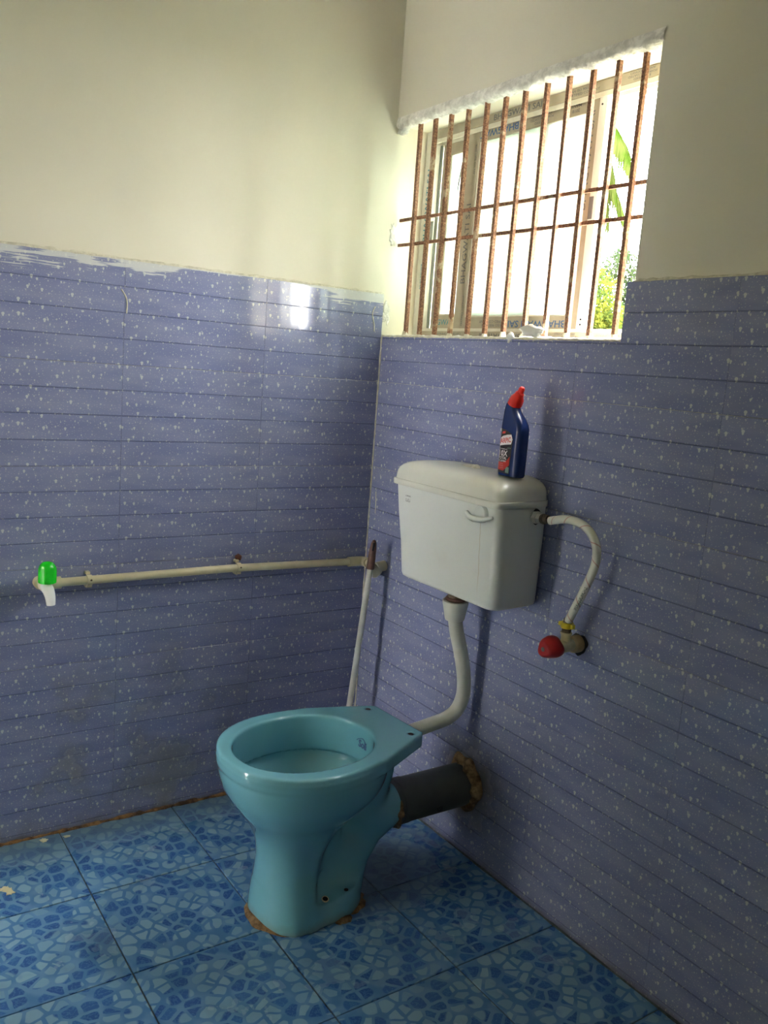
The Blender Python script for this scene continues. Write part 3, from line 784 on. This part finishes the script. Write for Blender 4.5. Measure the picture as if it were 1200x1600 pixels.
# fixing holes low on the side, the nearer one ringed with old sealant
for (wx_, wy_, wz_, r1, ring) in ((.6285, -.4615, .0327, .0062, True), (.612, -.395, .026, .0050, False)):
    cw = Vector((wx_, wy_, wz_)); camv = Vector((2.13169, -1.41739, 1.22421))
    # find the ceramic surface along the sight line to that point
    Mi = Matrix.Translation(TO) @ Matrix.Rotation(math.pi + TH, 4, 'Z'); Mi.invert()
    a = Mi @ camv; dd = ((Mi @ cw) - a).normalized(); t = 1.2
    for _ in range(400):
        q = a + dd * t; s_ = float(sdf(np.array(q.x), np.array(q.y), np.array(q.z)))
        if s_ < .0004: break
        t += max(s_ * .5, .0004)
    e = 1e-3; f0 = lambda v: float(sdf(np.array(v.x), np.array(v.y), np.array(v.z)))
    nr = Vector((f0(q + Vector((e, 0, 0))) - f0(q), f0(q + Vector((0, e, 0))) - f0(q), f0(q + Vector((0, 0, e))) - f0(q))).normalized()
    MB().lathe([(r1, -.004), (r1, .0012)], 18, axis_mat(q, nr)).build('fixing_hole', BLACK, toilet)
    if ring:
        MB().lathe([(r1 + .0002, -.003), (r1 + .0002, .0018), (r1 + .0018, .0016), (r1 + .003, -.001)], 18, axis_mat(q, nr), cap=False).build('sealant_ring', PAINTCHIP, toilet, smooth=True)
# maker's mark printed on the inside of the rim
def emblem():
    M = Matrix.Translation((0, .1040, .352)) @ Matrix.Rotation(math.pi, 4, 'Z') @ Euler((math.radians(90), 0, 0)).to_matrix().to_4x4()
    M = Matrix.Translation((-.004, .1068, .362)) @ Matrix(((1, 0, 0, 0), (0, 0, 1, 0), (0, 1, 0, 0), (0, 0, 0, 1))) @ Matrix.Diagonal((-1, 1, 1, 1))
    return M
em = text('emblem', 'Soli', .025, INK_BLUE, emblem(), toilet, .0004, .9, .95, .0006)
def arc_pts(): return [(-.004 + .019 * math.cos(a), .1075 + .004 * abs(math.cos(a)), .364 + .014 * math.sin(a)) for a in [math.radians(25 + 13 * k) for k in range(11)]]
MB().tube(arc_pts(), .0009, 5).build('emblem_arc', INK_BLUE, toilet)
# mortar packed round the foot
def foot_blob(name, a0, a1, wd, hh, seed):
    rg0 = np.random.default_rng(seed); sm = [np.convolve(rg0.uniform(-1.6, 1.6, 40), np.hanning(7) / 3, 'same')[7:33] for _ in range(3)]
    N = 26; inner = []; mid = []; outer = []
    for k in range(N):
        t = k / (N - 1); a = math.radians(a0 + (a1 - a0) * t); e = math.sin(math.pi * t) ** .5
        ca, sa = math.cos(a), math.sin(a); n_ = 2.5
        rr = 1 / ((abs(ca / .103) ** n_ + abs(sa / .128) ** n_) ** (1 / n_))
        ww = max(.002, wd * e * (1 + .35 * sm[0][k]))
        inner.append(((rr - .004) * ca, .240 + (rr - .004) * sa, hh * e * (1 + .3 * sm[1][k]) + .001))
        mid.append(((rr + ww * .6) * ca, .240 + (rr + ww * .6) * sa, hh * .6 * e * (1 + .3 * sm[2][k]) + .0006))
        outer.append(((rr + ww) * ca, .240 + (rr + ww) * sa, .0003))
    vs = inner + mid + outer; fs = []
    for r in (0, 1):
        for k in range(N - 1): fs.append((r * N + k, r * N + k + 1, (r + 1) * N + k + 1, (r + 1) * N + k))
    return MB().add(vs, fs).build(name, BROWN_MORTAR, toilet, smooth=True)
foot_blob('mortar_bead', 55, 138, .017, .010, 51)
foot_blob('mortar_bead', 188, 212, .016, .008, 52)
foot_blob('mortar_bead', -20, 54, .010, .007, 53)
foot_blob('mortar_bead', 214, 262, .014, .009, 54)
# scratches / chips on the glaze
for (lx_, ly_, lz_) in ():
    pass

# ================================================================== soil pipe
soil = tag(empty('soil_pipe', (.537, 0, .170)), 'short grey waste pipe joining the turquoise toilet to the wall', 'pipe')
MB().tube([(0, -.2355, .0), (0, -.001, .0)], .055, 40).build('pipe_barrel', GREY_PVC, soil, smooth=True, angle=40)
MB().tube([(0, -.222, 0), (0, -.196, 0)], .0565, 40).build('pipe_band', GREY_PVC, soil, angle=40)
def mortar_ring(name, y, r0, r1, thick, seed, mat, a0=0, a1=360, n=64):
    rg = np.random.default_rng(seed)
    w1 = np.convolve(rg.normal(0, 1.6, n + 20), np.hanning(13) / 6, 'same')[10:-10]; w2 = np.convolve(rg.normal(0, 1.3, n + 20), np.hanning(9) / 4, 'same')[10:-10]
    R = []
    for k in range(n):
        t = k / (n - 1); a = math.radians(a0 + (a1 - a0) * t)
        e = 1.0 if a1 - a0 >= 360 else math.sin(math.pi * t) ** .4 + .02
        ro = r0 + (r1 - r0) * e * (1 + .45 * w1[k]); th = thick * e * (1 + .4 * w2[k])
        u = Vector((math.cos(a), 0, math.sin(a)))
        R.append([u * (r0 - .003) + Vector((0, y, 0)), u * (r0 - .002) + Vector((0, y - th, 0)), u * ((r0 + ro) / 2) + Vector((0, y - th * .8, 0)), u * ro + Vector((0, y - .001, 0))])
    return MB().rings(R, cap=a1 - a0 < 360, closed=a1 - a0 >= 360).build(name, mat, soil, smooth=True)
mortar_ring('wall_mortar', -.0005, .055, .078, .020, 61, BROWN_MORTAR, -95, 150)
mortar_ring('joint_mortar', -.232, .052, .061, .012, 62, BROWN_MORTAR, -110, 35)
M = axis_mat((.0, 0, 0), (0, 0, 1))
text('pipe_marking', 'ISI', .018, RUBBER, Matrix.Translation((.0515, -.115, -.0200)) @ Matrix(((0, 0, 1, 0), (1, 0, 0, 0), (0, 1, 0, 0), (0, 0, 0, 1))) @ Matrix.Rotation(0, 4, 'X') @ Matrix.Translation((0, 0, .0015)), soil, .0006)

# ================================================================== cistern
cist = tag(empty('cistern', (.566, 0, .718)), 'off-white plastic cistern hung on the blue tiled wall under the window', 'cistern')
CX, CZ = .566, .718
def loft_rr(secs, taper=None, n=8):
    R = []
    for (cx, y0, y1, hx, r, z) in secs:
        ring = rrect(cx - CX, (y0 + y1) / 2, hx, (y1 - y0) / 2, r, z - CZ, n)
        if taper: ring = [(x * (1 - taper * (1 + p_y / .17)), p_y, z_) for x, p_y, z_ in ring]
        R.append(ring)
    return R
body = [(.575, -.146, -.010, .172, .03, .7105), (.575, -.152, -.006, .179, .028, .7112), (.575, -.157, -.004, .1835, .026, .7145), (.5745, -.1585, -.003, .1850, .024, .721),
        (.571, -.162, -.003, .190, .023, .80), (.566, -.167, -.003, .1965, .022, .88), (.562, -.170, -.003, .1995, .021, .944)]
MB().rings(loft_rr(body, .09)).build('tank_body', CIST, cist, angle=50)
lid = [(.561, -.178, -.002, .2055, .024, .9445), (.561, -.179, -.002, .2065, .024, .9455), (.561, -.179, -.002, .2065, .024, .9575), (.561, -.1785, -.002, .206, .024, .9585),
       (.561, -.1755, -.003, .2035, .026, .9592), (.561, -.1750, -.003, .2030, .027, .966), (.561, -.1740, -.003, .2020, .028, .978), (.561, -.1720, -.004, .1995, .031, .987),
       (.561, -.1675, -.006, .1945, .036, .9945), (.561, -.161, -.009, .1870, .040, 1.0002), (.561, -.152, -.012, .1770, .042, 1.0040), (.561, -.140, -.018, .162, .044, 1.0068),
       (.561, -.120, -.028, .138, .040, 1.0085), (.561, -.10, -.045, .10, .02, 1.0090)]
MB().rings(loft_rr(lid, .09)).build('lid', LIDM, cist, angle=60)
# broken stub of the lid button
kb = [(-.028, -.010, .0), (-.012, .004, .001)]
bm_ = MB(); R = []
for (x, hw, hh) in ((-.030, .004, .0015), (-.022, .009, .0045), (-.008, .011, .005), (.004, .009, .0072), (.014, .007, .0085), (.022, .008, .0060), (.028, .004, .002)):
    R.append([(x, -hw, -.001), (x, hw, -.001), (x, hw * .7, hh), (x, -hw * .7, hh)])
bm_.rings(R); o = bm_.build('lid_button', CREAM_MORTAR, cist, smooth=True); o.location = (.553 - CX, -.082, 1.0090 - CZ); o['label'] = 'cream broken button stub'
# lever
hd = MB().lathe([(.021, 0), (.021, .010), (.018, .015), (.010, .017)], 28, axis_mat((.706 - CX, -.163, .926 - CZ), (0, -1, 0))).build('lever_boss', CIST, cist, angle=40)
lv = catmull([(.670, -.184, .924), (.682, -.187, .9175), (.698, -.189, .9145), (.718, -.189, .9155), (.740, -.187, .9205), (.757, -.183, .926)], 5)
lv = [Vector((p.x - CX, p.y, p.z - CZ)) for p in lv]
MB().tube(lv, [.0035 + .0035 * math.sin(math.pi * min(1, .15 + k / len(lv) * .9)) for k in range(len(lv))], 10).build('lever', CIST, cist, smooth=True)
# printed maker's mark
Mt = Matrix.Translation((.4235 - CX, -.1689, .919 - CZ)) @ Euler((math.radians(92.5), 0, 0)).to_matrix().to_4x4()
text('emblem', 'SUPREME', .0052, INK_GREY, Mt, cist, .0001)
Mt = Matrix.Translation((.4235 - CX, -.1686, .9085 - CZ)) @ Euler((math.radians(92.5), 0, 0)).to_matrix().to_4x4()
text('emblem', 'LiLi', .012, INK_GREY, Mt, cist, .0001, 1.1)
# inlet on the right flank
MB().lathe([(.0195, -.004), (.0195, .0022), (.0150, .003)], 24, axis_mat((.747 - CX, -.050, .922 - CZ), (1, 0, 0))).build('washer', RUBBER, cist, angle=30)
MB().lathe([(.0150, 0), (.0150, .011), (.0115, .0115), (.0115, .022)], 6, axis_mat((.7500 - CX, -.050, .922 - CZ), (1, 0, 0))).build('inlet_nut', WHITE_PVC, cist)

# ================================================================== cleaner bottle
bot = tag(empty('cleaner_bottle', (.7075, -.096, 1.0087)), 'dark blue toilet cleaner bottle with a red cap standing on the cistern lid', 'bottle')
R = []
prof_b = [(0, .0, .0325, .0155, 0), (0, .0, .0345, .0185, .0012), (0, .0, .0355, .0195, .005), (0, 0, .0358, .020, .05), (0, 0, .0362, .020, .095), (-.0005, 0, .0362, .0198, .108),
          (-.002, 0, .0345, .019, .117), (-.0055, 0, .0310, .0175, .128), (-.0095, 0, .0270, .0160, .139), (-.0125, 0, .0235, .0150, .148), (-.0135, 0, .0208, .0145, .155), (-.0125, 0, .0185, .0140, .161)]
for (cx, cy, hx, hy, z) in prof_b:
    tilt = 0 if z < .13 else (z - .13) / .031 * .42
    ring = rrect(cx, cy, hx * .90, hy * .92, .012 if z < .14 else .0128, 0, 5)
    R.append([(cx + (x - cx) * math.cos(tilt), y, z - (x - cx) * math.sin(tilt)) for x, y, _ in ring])
MB().rings(R).build('bottle_body', BLUE, bot, angle=50)
cm = axis_mat((-.0115, 0, .1595), (.48, 0, .9)) @ Matrix.Scale(.93, 4)
cap = MB().lathe([(.0172, -.001), (.0172, .010), (.0165, .011), (.0160, .018), (.0125, .0245), (.0118, .026), (.0100, .033), (.0078, .0345), (.0070, .045), (.0045, .0485), (.001, .049)], 24, cm,
                 wob=lambda a, h: 1 + (.03 * math.cos(16 * a) if 0 < h < .02 else 0))
cap.build('cap', CAPRED, bot, angle=35)
# printed label on the broad face (y = -.0203)
HX, HY, CR = .0358 * .90, .0200 * .92, .012
def wrap(sx_, z, off):
    e = HX - CR
    if abs(sx_) <= e: return (sx_, -HY - off, z)
    a = (abs(sx_) - e) / CR; sg = 1 if sx_ > 0 else -1
    return (sg * (e + (CR + off) * math.sin(a)), -HY + CR - (CR + off) * math.cos(a), z)
def sheet(name, pts, off, mat, parent):
    bm = bmesh.new(); bm.faces.new([bm.verts.new((x, 0, z)) for x, z in pts])
    for k in range(-22, 14):
        bmesh.ops.bisect_plane(bm, geom=bm.verts[:] + bm.edges[:] + bm.faces[:], plane_co=(k * .0016, 0, 0), plane_no=(1, 0, 0))
    for v in bm.verts: v.co = wrap(v.co.x, v.co.z, off)
    me = bpy.data.meshes.new(name); bm.to_mesh(me); bm.free(); return link(name, me, mat, parent)
label = sheet('label_print', [(-.0345, .008), (.012, .006), (.013, .040), (.0145, .070), (.015, .084), (.008, .096), (-.010, .1035), (-.0345, .107)], .0003, LBLACK, bot)
sheet('label_band', [(-.0345, .060), (-.026, .067), (-.010, .070), (.0105, .073), (.0140, .084), (.0100, .092), (.0090, .0945), (-.004, .093), (-.018, .089), (-.0345, .077)], .0006, LWHITE, label)
sheet('label_flash', [(-.027, .014), (-.008, .012), (.010, .026), (.010, .046), (.001, .036), (-.012, .031), (-.027, .031)], .0006, LRED, label)
sheet('label_flash', [(-.0345, .016), (-.028, .014), (-.028, .030), (-.0345, .034)], .0006, LWHITE, label)
sheet('label_flash', [(.000, .009), (.0110, .0085), (.0110, .021), (.0045, .0225), (.000, .018)], .0008, LGREEN, label)
sheet('label_flash', [(-.022, .094), (-.012, .095), (-.010, .100), (-.019, .0995)], .0006, LRED, label)
def blt(s, size, x, z, mat, rot=0, sx_=1., bold=.0):
    o = text('lettering', s, size, mat, Matrix(), label, .0, sx_, 1.0, bold)
    c, sn = math.cos(math.radians(rot)), math.sin(math.radians(rot))
    for v in o.data.vertices:
        X, Y = v.co.x, v.co.y; v.co = wrap(x + X * c - Y * sn, z + X * sn + Y * c, .0010)
    return o
blt('HARPIC', .0155, -.0115, .0790, LRED, 10, .80, .0003)
blt('10X', .0175, -.0130, .0505, LWHITE, 0, 1.0, .0004)
blt('TOTAL', .0078, -.0130, .0405, LWHITE, 0, 1.1, .0002)
blt('CLEAN', .0062, -.0130, .0340, LWHITE, 0, 1.2, .0001)
blt('POWERPLUS', .0040, -.0130, .0605, LWHITE, 0, 1.2)
blt('MAX\nSTAIN\nCLEAN', .0048, -.0150, .0230, LPINK, 0, 1.1)
blt('NEW', .0045, .0060, .0640, LGREEN, 0, 1.1)

# ================================================================== flush pipe
fp = tag(empty('flush_pipe', (.553, -.092, .68)), 'white bent flush pipe running from the cistern down to the toilet', 'pipe')
fo = Vector(fp.location)
pts = catmull([(.552, -.093, .645), (.554, -.084, .60), (.556, -.068, .55), (.557, -.054, .50), (.557, -.046, .455), (.556, -.047, .420), (.554, -.062, .388), (.550, -.090, .370), (.546, -.125, .362), (.542, -.165, .354), (.537, -.226, .344)], 8)
MB().tube([p - fo for p in pts], .0178, 24).build('pipe_bend', WHITE_PVC, fp, smooth=True)
MB().lathe([(.0180, 0), (.0235, .0008), (.0245, .004), (.0320, .044), (.0325, .0500), (.0290, .0505), (.028, .046)], 32, axis_mat(Vector((.552, -.092, .630)) - fo, (.02, -.05, 1))).build('socket', WHITE_PVC, fp, angle=40)
MB().lathe([(.0250, .0), (.0265, .004), (.024, .008)], 28, axis_mat(Vector((.553, -.094, .6805)) - fo, (.02, -.05, 1))).build('rubber_cone', BROWN, fp, smooth=True)
MB().tube([Vector((.553, -.095, .684)) - fo, Vector((.553, -.095, .7185)) - fo], .0195, 24).build('cistern_tail', BRASS, fp, angle=40)

# ================================================================== stop valve with hose
valve = tag(empty('stop_valve', (.876, 0, .659)), 'cream wall stop valve with a red knob on the blue tiles', 'valve')
def vl(name, prof, p, d, mat, n=24, wob=None, ang=40): return MB().lathe(prof, n, axis_mat(p, d), wob=wob).build(name, mat, valve, angle=ang)
vl('wall_socket', [(.0190, .0002), (.0195, .012), (.0185, .022), (.013, .024)], (0, 0, 0), (0, -1, 0), TAN)
vl('hole_edge', [(.0235, .0002), (.0240, .0022), (.018, .003)], (.001, 0, -.001), (0, -1, 0), BLACK, wob=lambda a, h: 1 + .10 * math.sin(3 * a) + .05 * math.sin(7 * a))
vl('valve_body', [(.0125, .020), (.0125, .034), (.0145, .036), (.0150, .054), (.0125, .058), (.0115, .074)], (0, 0, 0), (0, -1, 0), CREAM_PVC)
vl('valve_neck', [(.0105, .010), (.0105, .026), (.0125, .027), (.0125, .031)], (.0, -.045, 0), (0, 0, 1), CREAM_PVC)
vl('knob', [(.0165, .066), (.0220, .070), (.0250, .080), (.0250, .090), (.0210, .104), (.0170, .110), (.014, .1110)], (0, 0, 0), (0, -1, 0), RED, 36, wob=lambda a, h: 1 + .11 * math.cos(3 * a + .5) - .02, ang=50)
vl('knob_badge', [(.0050, .1105), (.0050, .1118), (.004, .112)], (.0, 0, 0), (0, -1, 0), INK_GREY, 16)
vl('thread_nut', [(.0105, .030), (.0105, .040)], (0, -.045, 0), (0, 0, 1), BRASS, 6)
yc = [(.0128, 0), (.0140, .001), (.0140, .012), (.0128, .013), (.0105, .0128), (.0105, .0002)]
MB().lathe(yc, 24, axis_mat((0, -.045, .0405), (0, 0, 1))).box((-.022, -.049, .042), (-.012, -.041, .050)).box((.012, -.049, .043), (.0195, -.041, .052)).build('yellow_collar', YELLOW, valve, angle=40)
valve.children[-1]['label'] = 'yellow plastic collar'

hose = tag(empty('inlet_hose', (.876, -.045, .72)), 'white braided hose curving from the red-knobbed valve up to the cistern', 'hose')
ho = Vector(hose.location)
hp = [(.7970, -.050, .9225), (.815, -.050, .9275), (.838, -.050, .9335), (.868, -.050, .9355), (.897, -.050, .930), (.920, -.050, .916), (.9355, -.050, .895), (.9400, -.050, .872), (.937, -.050, .848), (.927, -.050, .820), (.914, -.049, .790), (.900, -.048, .760), (.888, -.047, .735), (.879, -.046, .716)]
hpts = [p - ho for p in catmull(hp, 6)]
nseg = 16
hb = MB().tube(hpts, .0092, nseg)
h_o = hb.build('hose_tube', m_hose(), hose, smooth=True)
uv = h_o.data.uv_layers.new(name='UVMap')
nr = len(hpts)
for pl in h_o.data.polygons:
    idxs = [h_o.data.loops[li].vertex_index for li in pl.loop_indices]
    ks = [i % nseg for i in idxs]; wrap = max(ks) - min(ks) > nseg / 2
    for li, i in zip(pl.loop_indices, idxs):
        k = i % nseg; k = k + nseg if (wrap and k < nseg / 2) else k
        uv.data[li].uv = (k / nseg, (i // nseg) / (nr - 1))
MB().lathe([(.0110, 0), (.0118, .002), (.0118, .009), (.0098, .010), (.0096, .020)], 12, axis_mat(Vector((.7725, -.050, .922)) - ho, (1, 0, .12))).build('brass_nut', BRASS, hose, angle=40)
MB().lathe([(.0098, 0), (.0098, .018), (.0085, .020)], 16, axis_mat(Vector((.876, -.045, .7015)) - ho, (.1, 0, 1))).build('brass_nut', BRASS, hose, angle=40)

# ================================================================== water pipe along the left wall
wp_ = tag(empty('water_pipe', (.024, -.45, .659)), 'long cream water pipe clipped along the left blue tiled wall', 'pipe')
po_ = Vector(wp_.location)
def wt(name, pts, r, mat, n=20, ang=40): return MB().tube([Vector(p) - po_ for p in pts], r, n).build(name, mat, wp_, angle=ang)
wt('pipe_length', [(.024, -.8995, .6562), (.024, -.45, .6605), (.026, -.050, .6545)], .0105, CREAM_PVC)
wt('elbow', catmull([(.026, -.078, .6546), (.026, -.050, .6546), (.0285, -.034, .6546), (.038, -.028, .6546), (.052, -.027, .6546)], 5), .0145, CREAM_PVC)
wt('pipe_length', [(.050, -.027, .6545), (.095, -.027, .6545)], .0105, CREAM_PVC)
MB().lathe([(.0175, -.020), (.0185, -.016), (.0185, .0), (.0175, .010), (.0125, .016), (.004, .018)], 20, axis_mat(Vector((.1050, -.036, .642)) - po_, (.55, -.8, -.2))).build('end_cap', CREAM_PVC, wp_, smooth=True)
wt('elbow', [(.103, -.030, .652), (.103, -.0005, .656)], .0155, CREAM_PVC)
for (y, z) in ((-.8325, .6565), (-.432, .661)):
    mb = MB(); oo = Vector((.024, y, z)) - po_
    arc = [(oo.x + .0135 * math.cos(a), oo.z + .0135 * math.sin(a)) for a in [math.radians(-115 + 230 * k / 14) for k in range(15)]]
    R = [[(x_, oo.y - .006, z_), (x_, oo.y + .006, z_), (oo.x + (x_ - oo.x) * .80, oo.y + .006, oo.z + (z_ - oo.z) * .80), (oo.x + (x_ - oo.x) * .80, oo.y - .006, oo.z + (z_ - oo.z) * .80)] for x_, z_ in arc]
    mb.rings(R)
    mb.box((-.0236, oo.y - .005, oo.z + .0125), (-.008 + .0, oo.y + .005, oo.z + .019)).box((-.0236, oo.y - .006, oo.z - .020), (-.004, oo.y + .006, oo.z - .0125))
    mb.box((oo.x - .004, oo.y - .005, oo.z - .0165), (oo.x + .008, oo.y + .005, oo.z - .012))
    cl = mb.build('pipe_clip', CREAM_PVC, wp_)
    MB().lathe([(.0022, 0), (.0026, .0012), (.001, .0018)], 10, axis_mat((oo.x + .0132, oo.y + .002, oo.z + .003), (1, 0, .1))).build('clip_nail', BRASS, cl, smooth=True)
MB().lathe([(.0095, 0), (.0090, .006), (.0060, .009), (.001, .010)], 12, axis_mat(Vector((.0005, -.4235, .6845)) - po_, (1, 0, 0)), wob=lambda a, h: 1 + .12 * math.sin(5 * a)).build('rusty_plug', RUSTSPOT, wp_, smooth=True)

# tap on the pipe end
tap = tag(empty('bib_tap', (.024, -.938, .656)), 'small white plastic tap with a bright green knob on the left wall', 'tap')
to = Vector(tap.location)
def tl(name, prof, p, d, mat, n=24, wob=None, ang=40): return MB().lathe(prof, n, axis_mat(Vector(p) - to, d), wob=wob).build(name, mat, tap, angle=ang)
MB().tube([Vector(p) - to for p in catmull([(.024, -.900, .6562), (.024, -.922, .6560), (.026, -.938, .6558), (.040, -.9395, .6555)], 5)], .0150, 20).build('elbow', CREAM_PVC, tap, angle=50)
MB().tube([Vector(p) - to for p in ((.0005, -.9455, .6558), (.022, -.9455, .6558))], .0150, 20).build('wall_boss', CREAM_PVC, tap, angle=50)
tl('collar', [(.0155, 0), (.0155, .012), (.0125, .014)], (.034, -.9395, .6555), (1, 0, 0), CREAM_PVC)
MB().tube([Vector(p) - to for p in catmull([(.046, -.9395, .6545), (.058, -.9395, .6535), (.070, -.9390, .6500), (.080, -.9380, .6410), (.085, -.9375, .6300), (.086, -.9370, .6195)], 6)],
          [.0138] * 12 + [.0134 - .0002 * k for k in range(19)], 20).build('spout', SHINY_WHITE, tap, smooth=True)
tl('valve_stem', [(.0105, 0), (.0105, .014), (.007, .016), (.007, .030)], (.058, -.9395, .6560), (0, 0, 1), SHINY_WHITE)
tl('knob', [(.0195, 0), (.0205, .003), (.0205, .030), (.0195, .037), (.0165, .0440), (.0110, .0490), (.004, .0510)], (.060, -.9395, .6680), (0, 0, 1), GREEN, 48,
   wob=lambda a, h: 1 + (.035 * math.cos(12 * a) if h < .042 else 0), ang=60)
for c in tap.children:
    if c.name.startswith('knob'): c['label'] = 'bright green fluted knob'

# ================================================================== mop stick in the corner
mop = tag(empty('mop_stick', (.098, -.105, FZ)), 'white mop stick with a brown end cap leaning in the corner behind the toilet', 'mop stick')
mo = Vector(mop.location)
a_ = Vector((.1000, -.110, FZ + .002)); b_ = Vector((.1265, -.0665, .660)); c_ = Vector((.1300, -.0600, .738))
dr = (b_ - a_).normalized()
MB().tube([a_ - mo, b_ - mo], .0088, 20).build('stick', WHITE_PVC, mop, smooth=True, angle=40)
capm = axis_mat(b_ - dr * .004 - mo, dr)
MB().lathe([(.0112, 0), (.0112, .030), (.0098, .060), (.0078, .076), (.0042, .0845), (.001, .086)], 20, capm).build('end_cap', BROWN, mop, smooth=True)
vdir = Vector((.81, -.56, .16)); s_ = vdir.cross(dr).normalized()
hc = b_ + dr * .064 - mo
f_ = s_.cross(dr).normalized(); f_ = f_ if f_.dot(vdir) > 0 else -f_
MB().tube([hc + f_ * .0072 - dr * .013, hc + f_ * .0062 + dr * .010], .0038, 10).build('hanging_hole', BLACK, mop, smooth=True)

# ================================================================== outdoors
tag(MB().box((-30, .6, -.5), (14, 40, -.3)).build('ground', GRASS), 'grassy ground outside the window', kind='structure')
def leaves(name, centre, rad, count, size, mat, parent, seed, blobs=14):
    rg = np.random.default_rng(seed); c = np.array(centre); rad = np.array(rad)
    bl = rg.normal(0, .45, (blobs, 3)) * rad + c; br = rg.uniform(.25, .5, blobs) * rad.min()
    k = rg.integers(0, blobs, count); d = rg.normal(0, 1, (count, 3)); d /= np.linalg.norm(d, axis=1)[:, None]
    p = bl[k] + d * (br[k] * rg.uniform(.3, 1., count) ** .5)[:, None] * 1.3
    u = rg.normal(0, 1, (count, 3)); u /= np.linalg.norm(u, axis=1)[:, None]
    v = np.cross(u, rg.normal(0, 1, (count, 3))); v /= np.linalg.norm(v, axis=1)[:, None]
    s = (size * rg.uniform(.6, 1.4, count))[:, None]
    V = np.stack([p - u * s, p - v * s * .35, p + u * s, p + v * s * .35], 1).reshape(-1, 3)
    F = np.arange(count * 4).reshape(-1, 4)
    me = bpy.data.meshes.new(name); me.from_pydata(V.tolist(), [], F.tolist()); me.update()
    return tag(link(name, me, mat, parent), kind='stuff')
def tree(name, loc, h, rad, crown, count, size, mat, label, cat, seed):
    r = tag(empty(name, loc), label, cat)
    rg = random.Random(seed); mb = MB()
    mb.tube(catmull([(0, 0, 0), (.05, .03, h * .3), (-.04, .05, h * .6), (.02, 0, h * .9)], 4), [.07 * (1 - .05 * k) for k in range(13)], 8)
    for k in range(9):
        a = rg.uniform(0, 6.28); z = h * rg.uniform(.35, .8); L = rg.uniform(.4, .9) * rad[0]
        mb.tube([(0, 0, z), (math.cos(a) * L * .5, math.sin(a) * L * .5, z + L * .4), (math.cos(a) * L, math.sin(a) * L, z + L * .9)], [.03, .02, .008], 6)
    mb.build('trunk', BARK, r, smooth=True)
    leaves('foliage', (0, 0, crown), rad, count, size, mat, r, seed)
    return r
tree('yellow_shrub', (-5.20, 6.3, -.3), 2.0, (.55, .6, .80), 2.15, 9000, .034, LEAF_Y, 'yellow-green leafy shrub seen low beside the sash edge in the open half of the window', 'shrub', 71)
tree('thin_tree', (-8.05, 10.0, -.3), 3.6, (.42, .5, .75), 3.20, 2600, .040, LEAF_G, 'taller thin grey-green tree seen through the middle of the open half of the window', 'tree', 72)
tree('leafy_bush', (-6.15, 8.0, -.3), 2.1, (.55, .4, .35), 2.28, 5000, .034, LEAF_Y, 'low yellow bush at the bottom right corner of the window view', 'shrub', 73)
# palm
palm = tag(empty('palm_tree', (-2.78, 3.3, -.3)), 'palm with drooping fronds seen through the upper open half of the window', 'palm tree')
MB().tube(catmull([(0, 0, 0), (.05, 0, 1.2), (0, .04, 2.4), (.03, 0, 3.42)], 6), [.11] * 6 + [.09] * 13, 12).build('trunk', BARK, palm, smooth=True)
def frond(az, el, L, droop, seed):
    rg = random.Random(seed); d = Vector((math.cos(az), math.sin(az), 0)); pts = []
    p = Vector((.03, 0, 3.42)); v = d * math.cos(el) + Vector((0, 0, math.sin(el)))
    N = 16
    for k in range(N + 1):
        pts.append(p.copy()); p = p + v * (L / N); v = (v + Vector((0, 0, -droop / N))).normalized()
    mb = MB().tube(pts, [.013 * (1 - .8 * k / N) for k in range(N + 1)], 6)
    for k in range(2, N * 4):
        t = k / (N * 4); i = min(int(t * N), N - 1); q = pts[i].lerp(pts[i + 1], t * N - i)
        tg = (pts[i + 1] - pts[i]).normalized(); side = tg.cross(Vector((0, 0, 1))).normalized()
        for sgn in (-1, 1):
            ll = .27 * math.sin(math.pi * min(.98, t * .9 + .08)) * rg.uniform(.75, 1.1)
            e = (side * sgn * .75 + tg * .8 + Vector((0, 0, -.55 + rg.uniform(-.2, .2)))).normalized()
            mid = q + e * ll * .5; tip = q + e * ll + Vector((0, 0, -.06)); wv = tg * .015
            mb.add([q - wv * .6, mid - wv, tip, mid + wv, q + wv * .6], [(0, 1, 2, 3, 4)])
    return mb.build('frond', LEAF_P, palm)
for k, (az, el, L, dp) in enumerate([(.95, .15, .42, .8), (1.0, -.95, .75, .8), (.5, -.1, .80, 2.6), (1.25, -.2, .95, 3.0), (.85, -.6, .95, 1.2), (.1, .3, .9, 2.4), (2.2, .5, 1.2, 2.2), (2.9, .5, 1.3, 2.2), (3.7, .45, 1.3, 2.3), (4.5, .5, 1.2, 2.3), (5.4, .4, 1.1, 2.4)]):
    frond(az, el, L, dp, 200 + k)

bpy.context.view_layer.update()
